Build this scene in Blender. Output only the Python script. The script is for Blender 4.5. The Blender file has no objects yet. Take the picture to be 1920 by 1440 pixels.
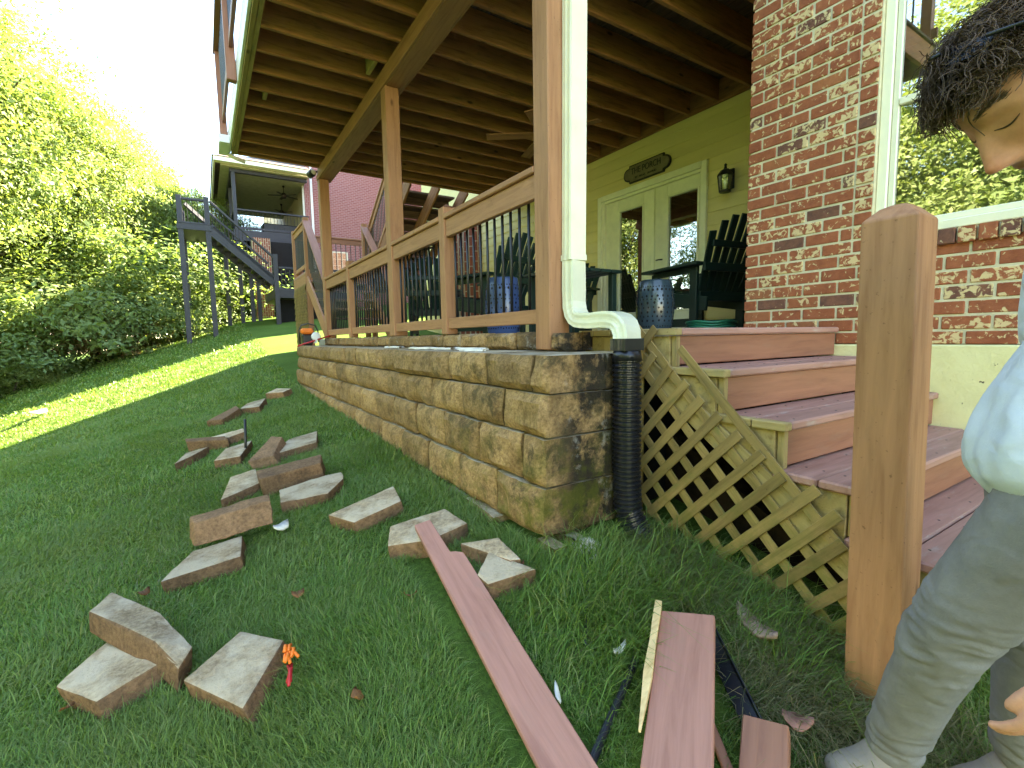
import bpy, bmesh, math, random
import numpy as np
from mathutils import Matrix, Vector
R = math.radians
random.seed(7)
SC = bpy.context.scene
COL = SC.collection

# ------------------------------------------------------------------ camera, sky, sun, exposure
cam = bpy.data.cameras.new("camera")
cam_o = bpy.data.objects.new("camera", cam); COL.objects.link(cam_o)
cam.sensor_width = 36.0; cam.lens = 16.92; cam.clip_start = 0.05; cam.clip_end = 600
yaw, pitch, roll = 0.565624, 0.096943, 0.016547
fw = Vector((math.sin(yaw)*math.cos(pitch), math.cos(yaw)*math.cos(pitch), -math.sin(pitch)))
rt = Vector((math.cos(yaw), -math.sin(yaw), 0)); dn = fw.cross(rt)
r2 = math.cos(roll)*rt + math.sin(roll)*dn; d2 = -math.sin(roll)*rt + math.cos(roll)*dn
m = Matrix.Identity(4)
for i in range(3):
    m[i][0] = r2[i]; m[i][1] = -d2[i]; m[i][2] = -fw[i]
m[2][3] = 1.0
cam_o.matrix_world = m
SC.camera = cam_o

SUN_AZ, SUN_EL = R(80), R(38)
w = bpy.data.worlds.new("World"); SC.world = w; w.use_nodes = True
nt = w.node_tree; nt.nodes.clear()
sky = nt.nodes.new("ShaderNodeTexSky"); sky.sky_type = 'NISHITA'; sky.sun_disc = False
sky.sun_elevation = SUN_EL; sky.sun_rotation = SUN_AZ; sky.air_density = 1.0; sky.dust_density = 0.0; sky.ozone_density = 2.0
bg = nt.nodes.new("ShaderNodeBackground"); bg.inputs[1].default_value = 0.10
wo = nt.nodes.new("ShaderNodeOutputWorld")
nt.links.new(sky.outputs[0], bg.inputs[0]); nt.links.new(bg.outputs[0], wo.inputs[0])
sl = bpy.data.lights.new("sun", 'SUN'); sl.energy = 4.8; sl.angle = R(0.53); sl.color = (1.0, 0.93, 0.82)
so = bpy.data.objects.new("sun", sl); COL.objects.link(so)
sd = Vector((math.sin(SUN_AZ)*math.cos(SUN_EL), math.cos(SUN_AZ)*math.cos(SUN_EL), math.sin(SUN_EL)))
so.rotation_euler = sd.to_track_quat('Z', 'Y').to_euler(); so.location = (20, 20, 30)
SC.view_settings.view_transform = 'Standard'; SC.view_settings.look = 'None'
SC.view_settings.exposure = 4.1; SC.view_settings.gamma = 1.0; SC.view_settings.use_curve_mapping = False
SC.view_settings.use_white_balance = True; SC.view_settings.white_balance_temperature = 7700; SC.view_settings.white_balance_tint = 8
SC.cycles.max_bounces = 8; SC.cycles.diffuse_bounces = 5; SC.cycles.transparent_max_bounces = 12
SC.cycles.use_denoising = True; SC.cycles.sample_clamp_indirect = 6.0

# ------------------------------------------------------------------ materials
def N(nt, t, **kw):
    n = nt.nodes.new(t)
    for k, v in kw.items():
        if k == 'i':
            for a, b in v.items(): n.inputs[a].default_value = b
        else: setattr(n, k, v)
    return n
def ramp(nt, fac, stops, interp='LINEAR'):
    r = N(nt, "ShaderNodeValToRGB"); r.color_ramp.interpolation = interp
    e = r.color_ramp.elements
    while len(e) < len(stops): e.new(0.5)
    for el, (p, c) in zip(e, stops):
        el.position = p; el.color = (*c, 1) if len(c) == 3 else c
    nt.links.new(fac, r.inputs[0]); return r.outputs[0]
def mix(nt, fac, a, b, mode='MIX'):
    x = N(nt, "ShaderNodeMix", data_type='RGBA', blend_type=mode)
    if hasattr(fac, 'links'): nt.links.new(fac, x.inputs[0])
    else: x.inputs[0].default_value = fac
    for s, v in ((6, a), (7, b)):
        if hasattr(v, 'links'): nt.links.new(v, x.inputs[s])
        else: x.inputs[s].default_value = (*v, 1)
    return x.outputs[2]
def base_mat(name, rough=0.6, spec=0.4):
    mt = bpy.data.materials.new(name); mt.use_nodes = True
    nt = mt.node_tree; b = nt.nodes["Principled BSDF"]
    b.inputs["Roughness"].default_value = rough; b.inputs["Specular IOR Level"].default_value = spec
    return mt, nt, b
def noise(nt, vec, scale, detail=4, rough=0.55, dist=0.0):
    n = N(nt, "ShaderNodeTexNoise", i={"Scale": scale, "Detail": detail, "Roughness": rough, "Distortion": dist})
    if vec is not None: nt.links.new(vec, n.inputs["Vector"])
    return n.outputs[0]
def coords(nt, stretch=(1, 1, 1), rnd=True, world=False):
    tc = N(nt, "ShaderNodeTexCoord")
    src = tc.outputs["Object"]
    if world: src = N(nt, "ShaderNodeNewGeometry").outputs["Position"]
    mp = N(nt, "ShaderNodeMapping", i={"Scale": stretch}); nt.links.new(src, mp.inputs[0])
    if rnd and not world:
        oi = N(nt, "ShaderNodeObjectInfo")
        mu = N(nt, "ShaderNodeMath", operation='MULTIPLY', i={1: 37.0}); nt.links.new(oi.outputs["Random"], mu.inputs[0])
        cb = N(nt, "ShaderNodeCombineXYZ")
        for k in range(3): nt.links.new(mu.outputs[0], cb.inputs[k])
        nt.links.new(cb.outputs[0], mp.inputs["Location"])
    return mp.outputs[0]
def obj_var(nt, col, amt=0.25):
    oi = N(nt, "ShaderNodeObjectInfo")
    mr = N(nt, "ShaderNodeMapRange", i={3: 1 - amt, 4: 1 + amt}); nt.links.new(oi.outputs["Random"], mr.inputs[0])
    v = N(nt, "ShaderNodeVectorMath", operation='SCALE'); nt.links.new(col, v.inputs[0]); nt.links.new(mr.outputs[0], v.inputs[3])
    return v.outputs[0]
def bump(nt, b, h, strength=0.3, dist=0.01):
    bp = N(nt, "ShaderNodeBump", i={"Strength": strength, "Distance": dist})
    nt.links.new(h, bp.inputs["Height"]); nt.links.new(bp.outputs[0], b.inputs["Normal"])
def plain(name, col, rough=0.5, spec=0.4, var=0.12, scale=6.0, stretch=(1, 1, 1), bmp=0.15, bscale=60, metal=0.0, ovar=0.06, lo=None, world=False, bdist=0.004):
    mt, nt, b = base_mat(name, rough, spec)
    v = coords(nt, stretch, world=world)
    n1 = noise(nt, v, scale, 5, 0.6)
    dark = lo or tuple(c*(1-var*1.6) for c in col); lite = tuple(min(1, c*(1+var)) for c in col)
    c = ramp(nt, n1, [(0.3, dark), (0.55, col), (0.75, lite)])
    c = obj_var(nt, c, ovar)
    nt.links.new(c, b.inputs["Base Color"]); b.inputs["Metallic"].default_value = metal
    if bmp: bump(nt, b, noise(nt, v, bscale, 6, 0.65), bmp, bdist)
    return mt
def wood(name, col, dark, rough=0.6, grain=1.0, knots=True, wear=None, wear_amt=0.5, ovar=0.1, bmp=0.25):
    """board material: the grain runs along the board's own x axis"""
    mt, nt, b = base_mat(name, rough, 0.3)
    v = coords(nt, (1.2, 14, 14))
    n1 = noise(nt, v, 2.2*grain, 6, 0.6, 0.6)
    v2 = coords(nt, (3, 60, 60)); n2 = noise(nt, v2, 2.0, 3, 0.6)
    c = ramp(nt, n1, [(0.32, dark), (0.5, col), (0.72, tuple(min(1, x*1.18) for x in col))])
    c = mix(nt, 0.22, c, ramp(nt, n2, [(0.3, dark), (0.7, col)]))
    if knots:
        v3 = coords(nt, (1.0, 2.4, 2.4))
        vo = N(nt, "ShaderNodeTexVoronoi", i={"Scale": 2.2}); nt.links.new(v3, vo.inputs["Vector"])
        k = ramp(nt, vo.outputs["Distance"], [(0.05, (1, 1, 1)), (0.11, (0, 0, 0))])
        c = mix(nt, k, c, tuple(x*0.45 for x in dark))
    if wear:
        v4 = coords(nt, (2, 7, 7)); n4 = noise(nt, v4, 2.4, 8, 0.7)
        k = ramp(nt, n4, [(0.56, (0, 0, 0)), (0.66, (wear_amt,)*3)])
        c = mix(nt, k, c, wear)
    if name in ('lattice_wood', 'treated_wood', 'post_stain'):
        ge = N(nt, "ShaderNodeNewGeometry"); sx = N(nt, "ShaderNodeSeparateXYZ"); nt.links.new(ge.outputs["Position"], sx.inputs[0])
        hi, lo_, col2 = (0.55, -0.05, (0.12, 0.125, 0.022)) if name != 'post_stain' else (0.02, -0.16, (0.17, 0.10, 0.03))
        mr = N(nt, "ShaderNodeMapRange", i={1: hi, 2: lo_}); nt.links.new(sx.outputs[2], mr.inputs[0])
        nz = ramp(nt, noise(nt, ge.outputs["Position"], 9, 6, .7), [(.36, (0, 0, 0)), (.6, (.9,)*3)])
        mu = N(nt, "ShaderNodeMath", operation='MULTIPLY'); nt.links.new(mr.outputs[0], mu.inputs[0]); nt.links.new(nz, mu.inputs[1])
        c = mix(nt, mu.outputs[0], c, col2)
        sp = ramp(nt, noise(nt, ge.outputs["Position"], 70, 3, .6), [(.66, (0, 0, 0)), (.72, (.6,)*3)]); c = mix(nt, sp, c, tuple(x*.45 for x in dark))
    c = obj_var(nt, c, ovar)
    nt.links.new(c, b.inputs["Base Color"])
    bump(nt, b, n2, bmp, 0.004)
    return mt

M = {}
PAINT = (0.31, 0.135, 0.08)
M['paint'] = wood('deck_paint', PAINT, (0.24, 0.098, 0.06), rough=0.5, wear=(0.29, 0.165, 0.11), wear_amt=0.3, ovar=0.06, bmp=0.18, knots=False)
M['post'] = wood('post_stain', (0.375, 0.178, 0.085), (0.275, 0.12, 0.055), rough=0.6, wear=(0.27, 0.14, 0.07), wear_amt=0.35, ovar=0.05, bmp=0.2)
M['tread'] = wood('tread_paint', (0.40, 0.21, 0.165), (0.30, 0.15, 0.115), rough=0.55, wear=(0.42, 0.32, 0.27), wear_amt=0.75, ovar=0.06, knots=False)
M['pinkboard'] = wood('faded_paint', (0.40, 0.185, 0.135), (0.31, 0.135, 0.098), rough=0.8, wear=(0.33, 0.18, 0.135), wear_amt=0.4, ovar=0.05, knots=False)
M['treated'] = wood('treated_wood', (0.40, 0.29, 0.12), (0.25, 0.165, 0.06), rough=0.75, wear=(0.22, 0.20, 0.11), wear_amt=0.5, ovar=0.14)
M['lattice'] = wood('lattice_wood', (0.31, 0.205, 0.075), (0.16, 0.105, 0.035), rough=0.8, wear=(0.15, 0.16, 0.05), wear_amt=0.65, ovar=0.22)
M['joist'] = wood('joist_wood', (0.37, 0.165, 0.068), (0.20, 0.083, 0.032), rough=0.75, wear=(0.14, 0.08, 0.035), wear_amt=0.6, ovar=0.18)
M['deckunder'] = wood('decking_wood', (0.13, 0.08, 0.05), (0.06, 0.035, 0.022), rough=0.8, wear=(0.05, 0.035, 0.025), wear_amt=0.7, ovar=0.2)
M['raw'] = wood('raw_split_wood', (0.66, 0.47, 0.23), (0.45, 0.28, 0.11), rough=0.7, ovar=0.08)
M['oldwood'] = wood('weathered_wood', (0.34, 0.22, 0.16), (0.17, 0.11, 0.08), rough=0.85, wear=(0.5, 0.42, 0.34), wear_amt=0.6)
M['graywood'] = wood('grey_paint', (0.036, 0.036, 0.044), (0.026, 0.026, 0.033), rough=0.5, ovar=0.05, knots=False)
M['white'] = plain('white_vinyl', (0.78, 0.78, 0.74), 0.35, 0.5, var=0.05, bmp=0.03)
M['cream'] = plain('cream_aluminium', (0.80, 0.77, 0.56), 0.3, 0.5, var=0.06, bmp=0.02)
M['trim'] = plain('cream_trim', (0.90, 0.86, 0.62), 0.45, 0.4, var=0.06, bmp=0.05)
M['winframe'] = plain('window_vinyl', (0.80, 0.76, 0.56), 0.35, 0.5, var=0.03, bmp=0.02)
M['siding'] = plain('yellow_siding', (0.78, 0.65, 0.29), 0.55, 0.3, var=0.05, scale=2.5, stretch=(.4, 3, 3), bmp=0.1, ovar=0.03)
M['black'] = plain('black_metal', (0.012, 0.012, 0.014), 0.4, 0.5, var=0.2, bmp=0.05)
M['blackplastic'] = plain('black_plastic', (0.012, 0.013, 0.017), 0.32, 0.5, var=0.2, bmp=0.04, scale=3)
M['greenpaint'] = wood('green_paint', (0.008, 0.024, 0.018), (0.006, 0.017, 0.013), rough=0.4, knots=False, ovar=0.1, bmp=0.08)
M['teal'] = plain('teal_glaze', (0.030, 0.050, 0.064), 0.2, 0.55, var=0.2, bmp=0.02)
M['blueglaze'] = plain('blue_glaze', (0.05, 0.09, 0.22), 0.22, 0.55, var=0.2, bmp=0.02)
M['concrete'] = plain('porch_concrete', (0.30, 0.27, 0.22), 0.85, 0.2, var=0.2, scale=4, bmp=0.2)
M['bronze'] = plain('bronze_metal', (0.03, 0.022, 0.015), 0.45, 0.5, metal=0.6, bmp=0.03)
M['rope_orange'] = plain('orange_plastic', (0.85, 0.19, 0.02), 0.5, 0.4, bmp=0.2, bscale=30)
M['red'] = plain('red_paint', (0.45, 0.02, 0.025), 0.45, 0.4)
M['hose'] = plain('hose_green', (0.01, 0.13, 0.07), 0.4, 0.4)
M['bark'] = plain('bark', (0.10, 0.075, 0.05), 0.9, 0.1, var=0.35, stretch=(4, 4, 1), scale=3, bmp=0.8, bscale=14)
M['mortar'] = plain('mortar', (0.64, 0.57, 0.38), 0.9, 0.1, var=0.12, scale=20, bmp=0.4, bscale=120)
M['deadleaf'] = plain('dead_leaf', (0.20, 0.085, 0.03), 0.7, 0.2, var=0.3, ovar=0.3)
M['chip'] = plain('pale_chip', (0.72, 0.66, 0.55), 0.7, 0.2)
M['stonechip'] = plain('pale_stone_chip', (0.55, 0.50, 0.42), 0.9, 0.1, bmp=0.5, bscale=40)
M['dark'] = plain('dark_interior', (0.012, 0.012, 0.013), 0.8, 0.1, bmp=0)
M['roof'] = plain('roof_shingle', (0.16, 0.12, 0.10), 0.9, 0.1, var=0.25, scale=9, bmp=0.4)
M['shade_fill'] = plain('shade_fill', (0.035, 0.024, 0.015), 0.95, 0.05, var=0.4, scale=8, bmp=0.8, bscale=30)  # near-black fill colour standing for the shade beneath the steps

def glass(name, tint=(0.02, 0.025, 0.025), alpha=0.5, rough=0.012):
    mt = bpy.data.materials.new(name); mt.use_nodes = True; nt = mt.node_tree
    nt.nodes.clear()
    o = N(nt, "ShaderNodeOutputMaterial"); g = N(nt, "ShaderNodeBsdfGlossy", i={"Color": (1, 1, 1, 1), "Roughness": rough})
    t = N(nt, "ShaderNodeBsdfTransparent", i={"Color": (*[0.85]*3, 1)})
    fr = N(nt, "ShaderNodeFresnel", i={"IOR": 1.52})
    ma = N(nt, "ShaderNodeMath", operation='MULTIPLY_ADD', i={1: 1.6, 2: alpha}); nt.links.new(fr.outputs[0], ma.inputs[0])
    ms = N(nt, "ShaderNodeMixShader"); nt.links.new(ma.outputs[0], ms.inputs[0]); nt.links.new(t.outputs[0], ms.inputs[1]); nt.links.new(g.outputs[0], ms.inputs[2])
    nt.links.new(ms.outputs[0], o.inputs[0]); return mt
M['glass'] = glass('window_glass', alpha=0.30)
M['doorglass'] = glass('door_glass', alpha=0.30)

def brick_piece(name):
    mt, nt, b = base_mat(name, 0.85, 0.15)
    v = coords(nt, (1, 1, 1))
    oi = N(nt, "ShaderNodeObjectInfo")
    body = ramp(nt, oi.outputs["Random"], [(0.0, (0.27, 0.075, 0.036)), (0.4, (0.36, 0.11, 0.05)), (0.72, (0.30, 0.088, 0.042)), (0.87, (0.40, 0.15, 0.06)), (0.93, (0.065, 0.052, 0.05)), (1.0, (0.085, 0.07, 0.062))])
    n1 = noise(nt, v, 18, 6, 0.7)
    c = mix(nt, 0.45, body, ramp(nt, n1, [(0.3, (0.14, 0.04, 0.022)), (0.7, (0.46, 0.16, 0.075))]))
    # lime wash smears: pale blotches with their own outline
    n2 = noise(nt, v, 26, 5, 0.6, 0.7)
    mu = N(nt, "ShaderNodeMath", operation='MULTIPLY', i={1: 7.31}); nt.links.new(oi.outputs["Random"], mu.inputs[0])
    fr = N(nt, "ShaderNodeMath", operation='FRACT'); nt.links.new(mu.outputs[0], fr.inputs[0])
    mr = N(nt, "ShaderNodeMapRange", i={3: -0.08, 4: 0.085}); nt.links.new(fr.outputs[0], mr.inputs[0])
    ad = N(nt, "ShaderNodeMath", operation='ADD'); nt.links.new(n2, ad.inputs[0]); nt.links.new(mr.outputs[0], ad.inputs[1])
    k = ramp(nt, ad.outputs[0], [(0.56, (0, 0, 0)), (0.61, (0.9, 0.9, 0.9))])
    c = mix(nt, k, c, (0.68, 0.52, 0.27))
    nt.links.new(c, b.inputs["Base Color"]); bump(nt, b, noise(nt, v, 55, 6, 0.7), 0.55, 0.006)
    return mt
M['brick'] = brick_piece('weathered_brick')
def brick_tex(name, c1, c2, mort, scale=1.0, rot=None):
    mt, nt, b = base_mat(name, 0.9, 0.1)
    tc = N(nt, "ShaderNodeTexCoord"); mp = N(nt, "ShaderNodeMapping")
    nt.links.new(tc.outputs["Object"], mp.inputs[0])
    if rot: mp.inputs["Rotation"].default_value = rot
    br = N(nt, "ShaderNodeTexBrick", i={"Color1": (*c1, 1), "Color2": (*c2, 1), "Mortar": (*mort, 1), "Scale": scale, "Mortar Size": 0.012, "Bias": 0.0, "Brick Width": 0.21, "Row Height": 0.08})
    nt.links.new(mp.outputs[0], br.inputs["Vector"])
    n1 = noise(nt, tc.outputs["Object"], 3, 6, 0.7)
    c = mix(nt, 0.3, br.outputs[0], ramp(nt, n1, [(0.3, tuple(x*0.6 for x in c1)), (0.7, c2)]))
    nt.links.new(c, b.inputs["Base Color"]); bump(nt, b, br.outputs[1], -0.4, 0.01)
    return mt
M['brickwall_x'] = brick_tex('brick_wall_yz', (0.26, 0.075, 0.045), (0.20, 0.06, 0.04), (0.42, 0.37, 0.27), rot=(R(90), 0, R(90)))
M['brickwall_y'] = brick_tex('brick_wall_xz', (0.26, 0.075, 0.045), (0.20, 0.06, 0.04), (0.42, 0.37, 0.27), rot=(R(90), 0, 0))
M['skylit_brick'] = brick_tex('far_skylit_brick', (0.34, 0.13, 0.12), (0.27, 0.095, 0.09), (0.40, 0.27, 0.25), rot=(R(90), 0, 0))  # red brick made pinker: the blue skylight tint is put into the colour

def stone(name, tan, dark, stain=True, pale=None):
    mt, nt, b = base_mat(name, 0.9, 0.15)
    v = coords(nt, (1, 1, 1)); vw = coords(nt, (1, 1, 1), world=True)
    n1 = noise(nt, v, 9, 7, 0.7); n2 = noise(nt, v, 60, 5, 0.7); n3 = noise(nt, vw, 2.0, 5, 0.65)
    c = ramp(nt, n1, [(0.28, dark), (0.48, tan), (0.72, tuple(min(1, x*1.35) for x in tan))])
    c = mix(nt, ramp(nt, n2, [(0.35, (0.55,)*3), (0.6, (0, 0, 0))]), c, tuple(x*0.45 for x in dark))
    if pale:
        n5 = noise(nt, v, 5, 5, 0.65)
        c = mix(nt, ramp(nt, n5, [(0.45, (0, 0, 0)), (0.6, (0.8,)*3)]), c, pale)
    c = obj_var(nt, c, 0.22)
    if stain:
        sx = N(nt, "ShaderNodeSeparateXYZ"); ge = N(nt, "ShaderNodeNewGeometry"); nt.links.new(ge.outputs["Position"], sx.inputs[0])
        # black algae streaks under the downspout corner, green moss low on the same corner
        def band(sock, a, bb, lo=0.0, hi=1.0):
            mr = N(nt, "ShaderNodeMapRange", i={1: a, 2: bb, 3: lo, 4: hi}); mr.clamp = True; nt.links.new(sock, mr.inputs[0]); return mr.outputs[0]
        def mul(a, bb):
            q = N(nt, "ShaderNodeMath", operation='MULTIPLY'); nt.links.new(a, q.inputs[0]); nt.links.new(bb, q.inputs[1]); return q.outputs[0]
        side = band(sx.outputs[0], 1.24, 1.40)
        nb = noise(nt, vw, 5.5, 7, 0.72)
        k1 = mul(mul(side, band(sx.outputs[1], 2.6, 2.2)), ramp(nt, nb, [(0.38, (0, 0, 0)), (0.5, (0.95,)*3)]))
        c = mix(nt, k1, c, (0.018, 0.016, 0.014))
        near = band(sx.outputs[1], 4.2, 1.75, .38, 1.0)
        nd = noise(nt, vw, 7, 7, 0.75)
        k2 = mul(near, ramp(nt, nd, [(0.5, (0, 0, 0)), (0.62, (0.8,)*3)]))
        c = mix(nt, k2, c, (0.05, 0.042, 0.022))
        low = mul(band(sx.outputs[2], 0.75, 0.05), band(sx.outputs[1], 3.6, 1.8))
        nm = noise(nt, vw, 6, 6, 0.7)
        k3 = mul(low, ramp(nt, nm, [(0.45, (0, 0, 0)), (0.58, (0.85,)*3)]))
        c = mix(nt, k3, c, (0.10, 0.105, 0.012))
        k4 = mul(side, ramp(nt, noise(nt, vw, 9, 6, 0.7), [(0.58, (0, 0, 0)), (0.7, (0.6,)*3)]))
        c = mix(nt, k4, c, (0.40, 0.37, 0.33))
    nt.links.new(c, b.inputs["Base Color"])
    hh = N(nt, "ShaderNodeMath", operation='ADD'); nt.links.new(n1, hh.inputs[0]); nt.links.new(n2, hh.inputs[1])
    bump(nt, b, hh.outputs[0], 0.8, 0.012)
    return mt
M['stone'] = stone('split_face_stone', (0.37, 0.225, 0.10), (0.15, 0.08, 0.032))
M['stonetop'] = stone('sawn_stone', (0.40, 0.30, 0.18), (0.26, 0.17, 0.09), stain=False, pale=(0.5, 0.44, 0.34))
M['loose'] = stone('loose_block', (0.44, 0.32, 0.19), (0.25, 0.16, 0.085), stain=False, pale=(0.60, 0.48, 0.33))
M['loosebrown'] = stone('loose_block_brown', (0.24, 0.135, 0.07), (0.12, 0.07, 0.04), stain=False)

def foundation():
    mt, nt, b = base_mat('painted_foundation', 0.75, 0.25)
    v = coords(nt, (1, 1, 1), world=True)
    c = ramp(nt, noise(nt, v, 3, 6, 0.65), [(0.3, (0.62, 0.55, 0.26)), (0.6, (0.76, 0.70, 0.36))])
    vo = noise(nt, v, 38, 3, 0.5)
    c = mix(nt, ramp(nt, vo, [(0.70, (0, 0, 0)), (0.74, (1, 1, 1))]), c, (0.14, 0.11, 0.06))
    nt.links.new(c, b.inputs["Base Color"]); bump(nt, b, noise(nt, v, 45, 6, 0.7), 0.7, 0.008)
    return mt
M['foundation'] = foundation()

def leafmat(name, cols, trans=0.48, rough=0.5):
    mt = bpy.data.materials.new(name); mt.use_nodes = True; nt = mt.node_tree; nt.nodes.clear()
    o = N(nt, "ShaderNodeOutputMaterial")
    ge = N(nt, "ShaderNodeNewGeometry")
    n = len(cols)
    c = ramp(nt, ge.outputs["Random Per Island"], [(i/(n-1), q) for i, q in enumerate(cols)])
    if 'grass' in name:
        pn = noise(nt, ge.outputs["Position"], 1.1, 4, .6); c = mix(nt, ramp(nt, pn, [(.42, (0, 0, 0)), (.68, (.55,)*3)]), c, (.20, .245, .065))
    d = N(nt, "ShaderNodeBsdfPrincipled", i={"Roughness": rough, "Specular IOR Level": 0.35}); nt.links.new(c, d.inputs["Base Color"])
    t = N(nt, "ShaderNodeBsdfTranslucent")
    cc = N(nt, "ShaderNodeVectorMath", operation='MULTIPLY', i={1: (1.25, 1.25, 0.55)}); nt.links.new(c, cc.inputs[0]); nt.links.new(cc.outputs[0], t.inputs[0])
    ms = N(nt, "ShaderNodeMixShader", i={0: trans}); nt.links.new(d.outputs[0], ms.inputs[1]); nt.links.new(t.outputs[0], ms.inputs[2])
    nt.links.new(ms.outputs[0], o.inputs[0]); return mt
M['leafA'] = leafmat('foliage_mid', [(0.12, 0.18, 0.05), (0.165, 0.235, 0.075), (0.20, 0.26, 0.09), (0.13, 0.195, 0.06)])
M['leafB'] = leafmat('foliage_yellow', [(0.15, 0.205, 0.055), (0.20, 0.26, 0.08), (0.235, 0.28, 0.10), (0.16, 0.22, 0.065)])
M['leafC'] = leafmat('foliage_dark', [(0.10, 0.16, 0.05), (0.14, 0.205, 0.065), (0.17, 0.23, 0.08), (0.11, 0.175, 0.055)])
M['leafdry'] = leafmat('foliage_dry', [(0.22, 0.13, 0.06), (0.16, 0.13, 0.05), (0.25, 0.17, 0.09)])
M['grass'] = leafmat('grass_blades', [(0.085, 0.175, 0.026), (0.12, 0.225, 0.036), (0.165, 0.26, 0.05), (0.10, 0.20, 0.036), (0.26, 0.28, 0.10)], trans=0.3, rough=0.5)
M['drygrass'] = leafmat('dry_grass_blades', [(0.26, 0.20, 0.10), (0.18, 0.16, 0.07), (0.10, 0.13, 0.04), (0.30, 0.25, 0.14)], trans=0.25)

def groundmat():
    mt, nt, b = base_mat('lawn', 0.95, 0.05)
    v = coords(nt, (1, 1, 1), world=True)
    c = ramp(nt, noise(nt, v, 1.3, 6, 0.65), [(0.3, (0.07, 0.125, 0.022)), (0.6, (0.10, 0.165, 0.03)), (0.8, (0.14, 0.185, 0.045))])
    c = mix(nt, ramp(nt, noise(nt, v, 45, 4, 0.7), [(0.4, (0.45,)*3), (0.6, (0, 0, 0))]), c, (0.03, 0.045, 0.012))
    nt.links.new(c, b.inputs["Base Color"]); bump(nt, b, noise(nt, v, 40, 5, 0.7), 0.9, 0.03)
    return mt
M['lawn'] = groundmat()

# ------------------------------------------------------------------ object helpers
WM = {}
def link(o, W, parent=None):
    COL.objects.link(o); WM[o.name] = W
    if parent is not None:
        o.parent = parent; o.matrix_basis = WM[parent.name].inverted() @ W
    else: o.matrix_basis = W
    return o
def tag(o, label, cat, group=None):
    o['label'] = label; o['category'] = cat
    if group: o['group'] = group
    return o
def T(x, y, z): return Matrix.Translation((x, y, z))
def thing(name, label, cat, loc=(0, 0, 0), rz=0.0, group=None):
    o = bpy.data.objects.new(name, None); o.empty_display_size = 0.1
    link(o, T(*loc) @ Matrix.Rotation(rz, 4, 'Z')); tag(o, label, cat, group); return o
def mesh_obj(name, verts, faces, mat, W=None, parent=None, smooth=False, mats=None, fm=None):
    me = bpy.data.meshes.new(name); me.from_pydata([tuple(v) for v in verts], [], [tuple(f) for f in faces])
    for mm in (mats or [mat]): me.materials.append(mm)
    if fm is not None: me.polygons.foreach_set("material_index", fm)
    if smooth: me.polygons.foreach_set("use_smooth", [True]*len(me.polygons))
    me.update()
    return link(bpy.data.objects.new(name, me), W or Matrix.Identity(4), parent)
_cb = {}
def cbox_mesh(dx, dy, dz, c, mat, name):
    key = (round(dx, 4), round(dy, 4), round(dz, 4), round(c, 4), mat.name)
    if key in _cb: return _cb[key]
    c = min(c, dx*0.3, dy*0.3, dz*0.3)
    bm = bmesh.new(); bmesh.ops.create_cube(bm, size=1.0)
    for v in bm.verts: v.co = Vector((v.co.x*dx, v.co.y*dy, v.co.z*dz))
    if c > 0: bmesh.ops.bevel(bm, geom=bm.edges[:], offset=c, segments=1, affect='EDGES', clamp_overlap=True)
    me = bpy.data.meshes.new(name); bm.to_mesh(me); bm.free(); me.materials.append(mat); _cb[key] = me
    return me
def board(name, p0, p1, wd, th, mat, parent=None, up=(0, 0, 1), c=0.003):
    """a board from p0 to p1; th is measured along 'up', wd across it; local x is the grain"""
    p0, p1 = Vector(p0), Vector(p1); d = p1 - p0; L = d.length; x = d.normalized()
    z = Vector(up); z = (z - x*z.dot(x)).normalized(); y = z.cross(x)
    W = Matrix.Identity(4)
    for i in range(3): W[i][0] = x[i]; W[i][1] = y[i]; W[i][2] = z[i]; W[i][3] = (p0[i]+p1[i])/2
    me = cbox_mesh(L, wd, th, c, mat, name)
    return link(bpy.data.objects.new(name, me), W, parent)
def bx(name, x0, x1, y0, y1, z0, z1, mat, parent=None, axis=None, c=0.003):
    """axis aligned box whose grain axis is its longest side"""
    d = (x1-x0, y1-y0, z1-z0); ax = axis if axis is not None else max(range(3), key=lambda i: d[i])
    C = ((x0+x1)/2, (y0+y1)/2, (z0+z1)/2); h = d[ax]/2
    p0 = list(C); p1 = list(C); p0[ax] -= h; p1[ax] += h
    if ax == 0: return board(name, p0, p1, d[1], d[2], mat, parent, (0, 0, 1), c)
    if ax == 1: return board(name, p0, p1, d[0], d[2], mat, parent, (0, 0, 1), c)
    return board(name, p0, p1, d[1], d[0], mat, parent, (1, 0, 0), c)
def tube_geo(pts, rad, n=10, cap=True):
    """swept tube; rad number or list"""
    pts = [Vector(p) for p in pts]; V = []; F = []
    rads = rad if isinstance(rad, (list, tuple)) else [rad]*len(pts)
    prev = None
    for i, p in enumerate(pts):
        a = pts[min(i+1, len(pts)-1)] - pts[max(i-1, 0)]; a.normalize()
        if prev is None:
            u = a.orthogonal().normalized()
        else:
            u = (prev - a*prev.dot(a)); u = u.normalized() if u.length > 1e-6 else a.orthogonal().normalized()
        prev = u; v = a.cross(u)
        for k in range(n):
            t = 2*math.pi*k/n; V.append(p + (u*math.cos(t)+v*math.sin(t))*rads[i])
    for i in range(len(pts)-1):
        for k in range(n):
            F.append((i*n+k, i*n+(k+1) % n, (i+1)*n+(k+1) % n, (i+1)*n+k))
    if cap:
        F.append(tuple(range(n-1, -1, -1))); F.append(tuple(range((len(pts)-1)*n, len(pts)*n)))
    return V, F
def tube(name, pts, rad, mat, parent=None, n=10, smooth=True):
    V, F = tube_geo(pts, rad, n); return mesh_obj(name, V, F, mat, None, parent, smooth)
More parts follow.
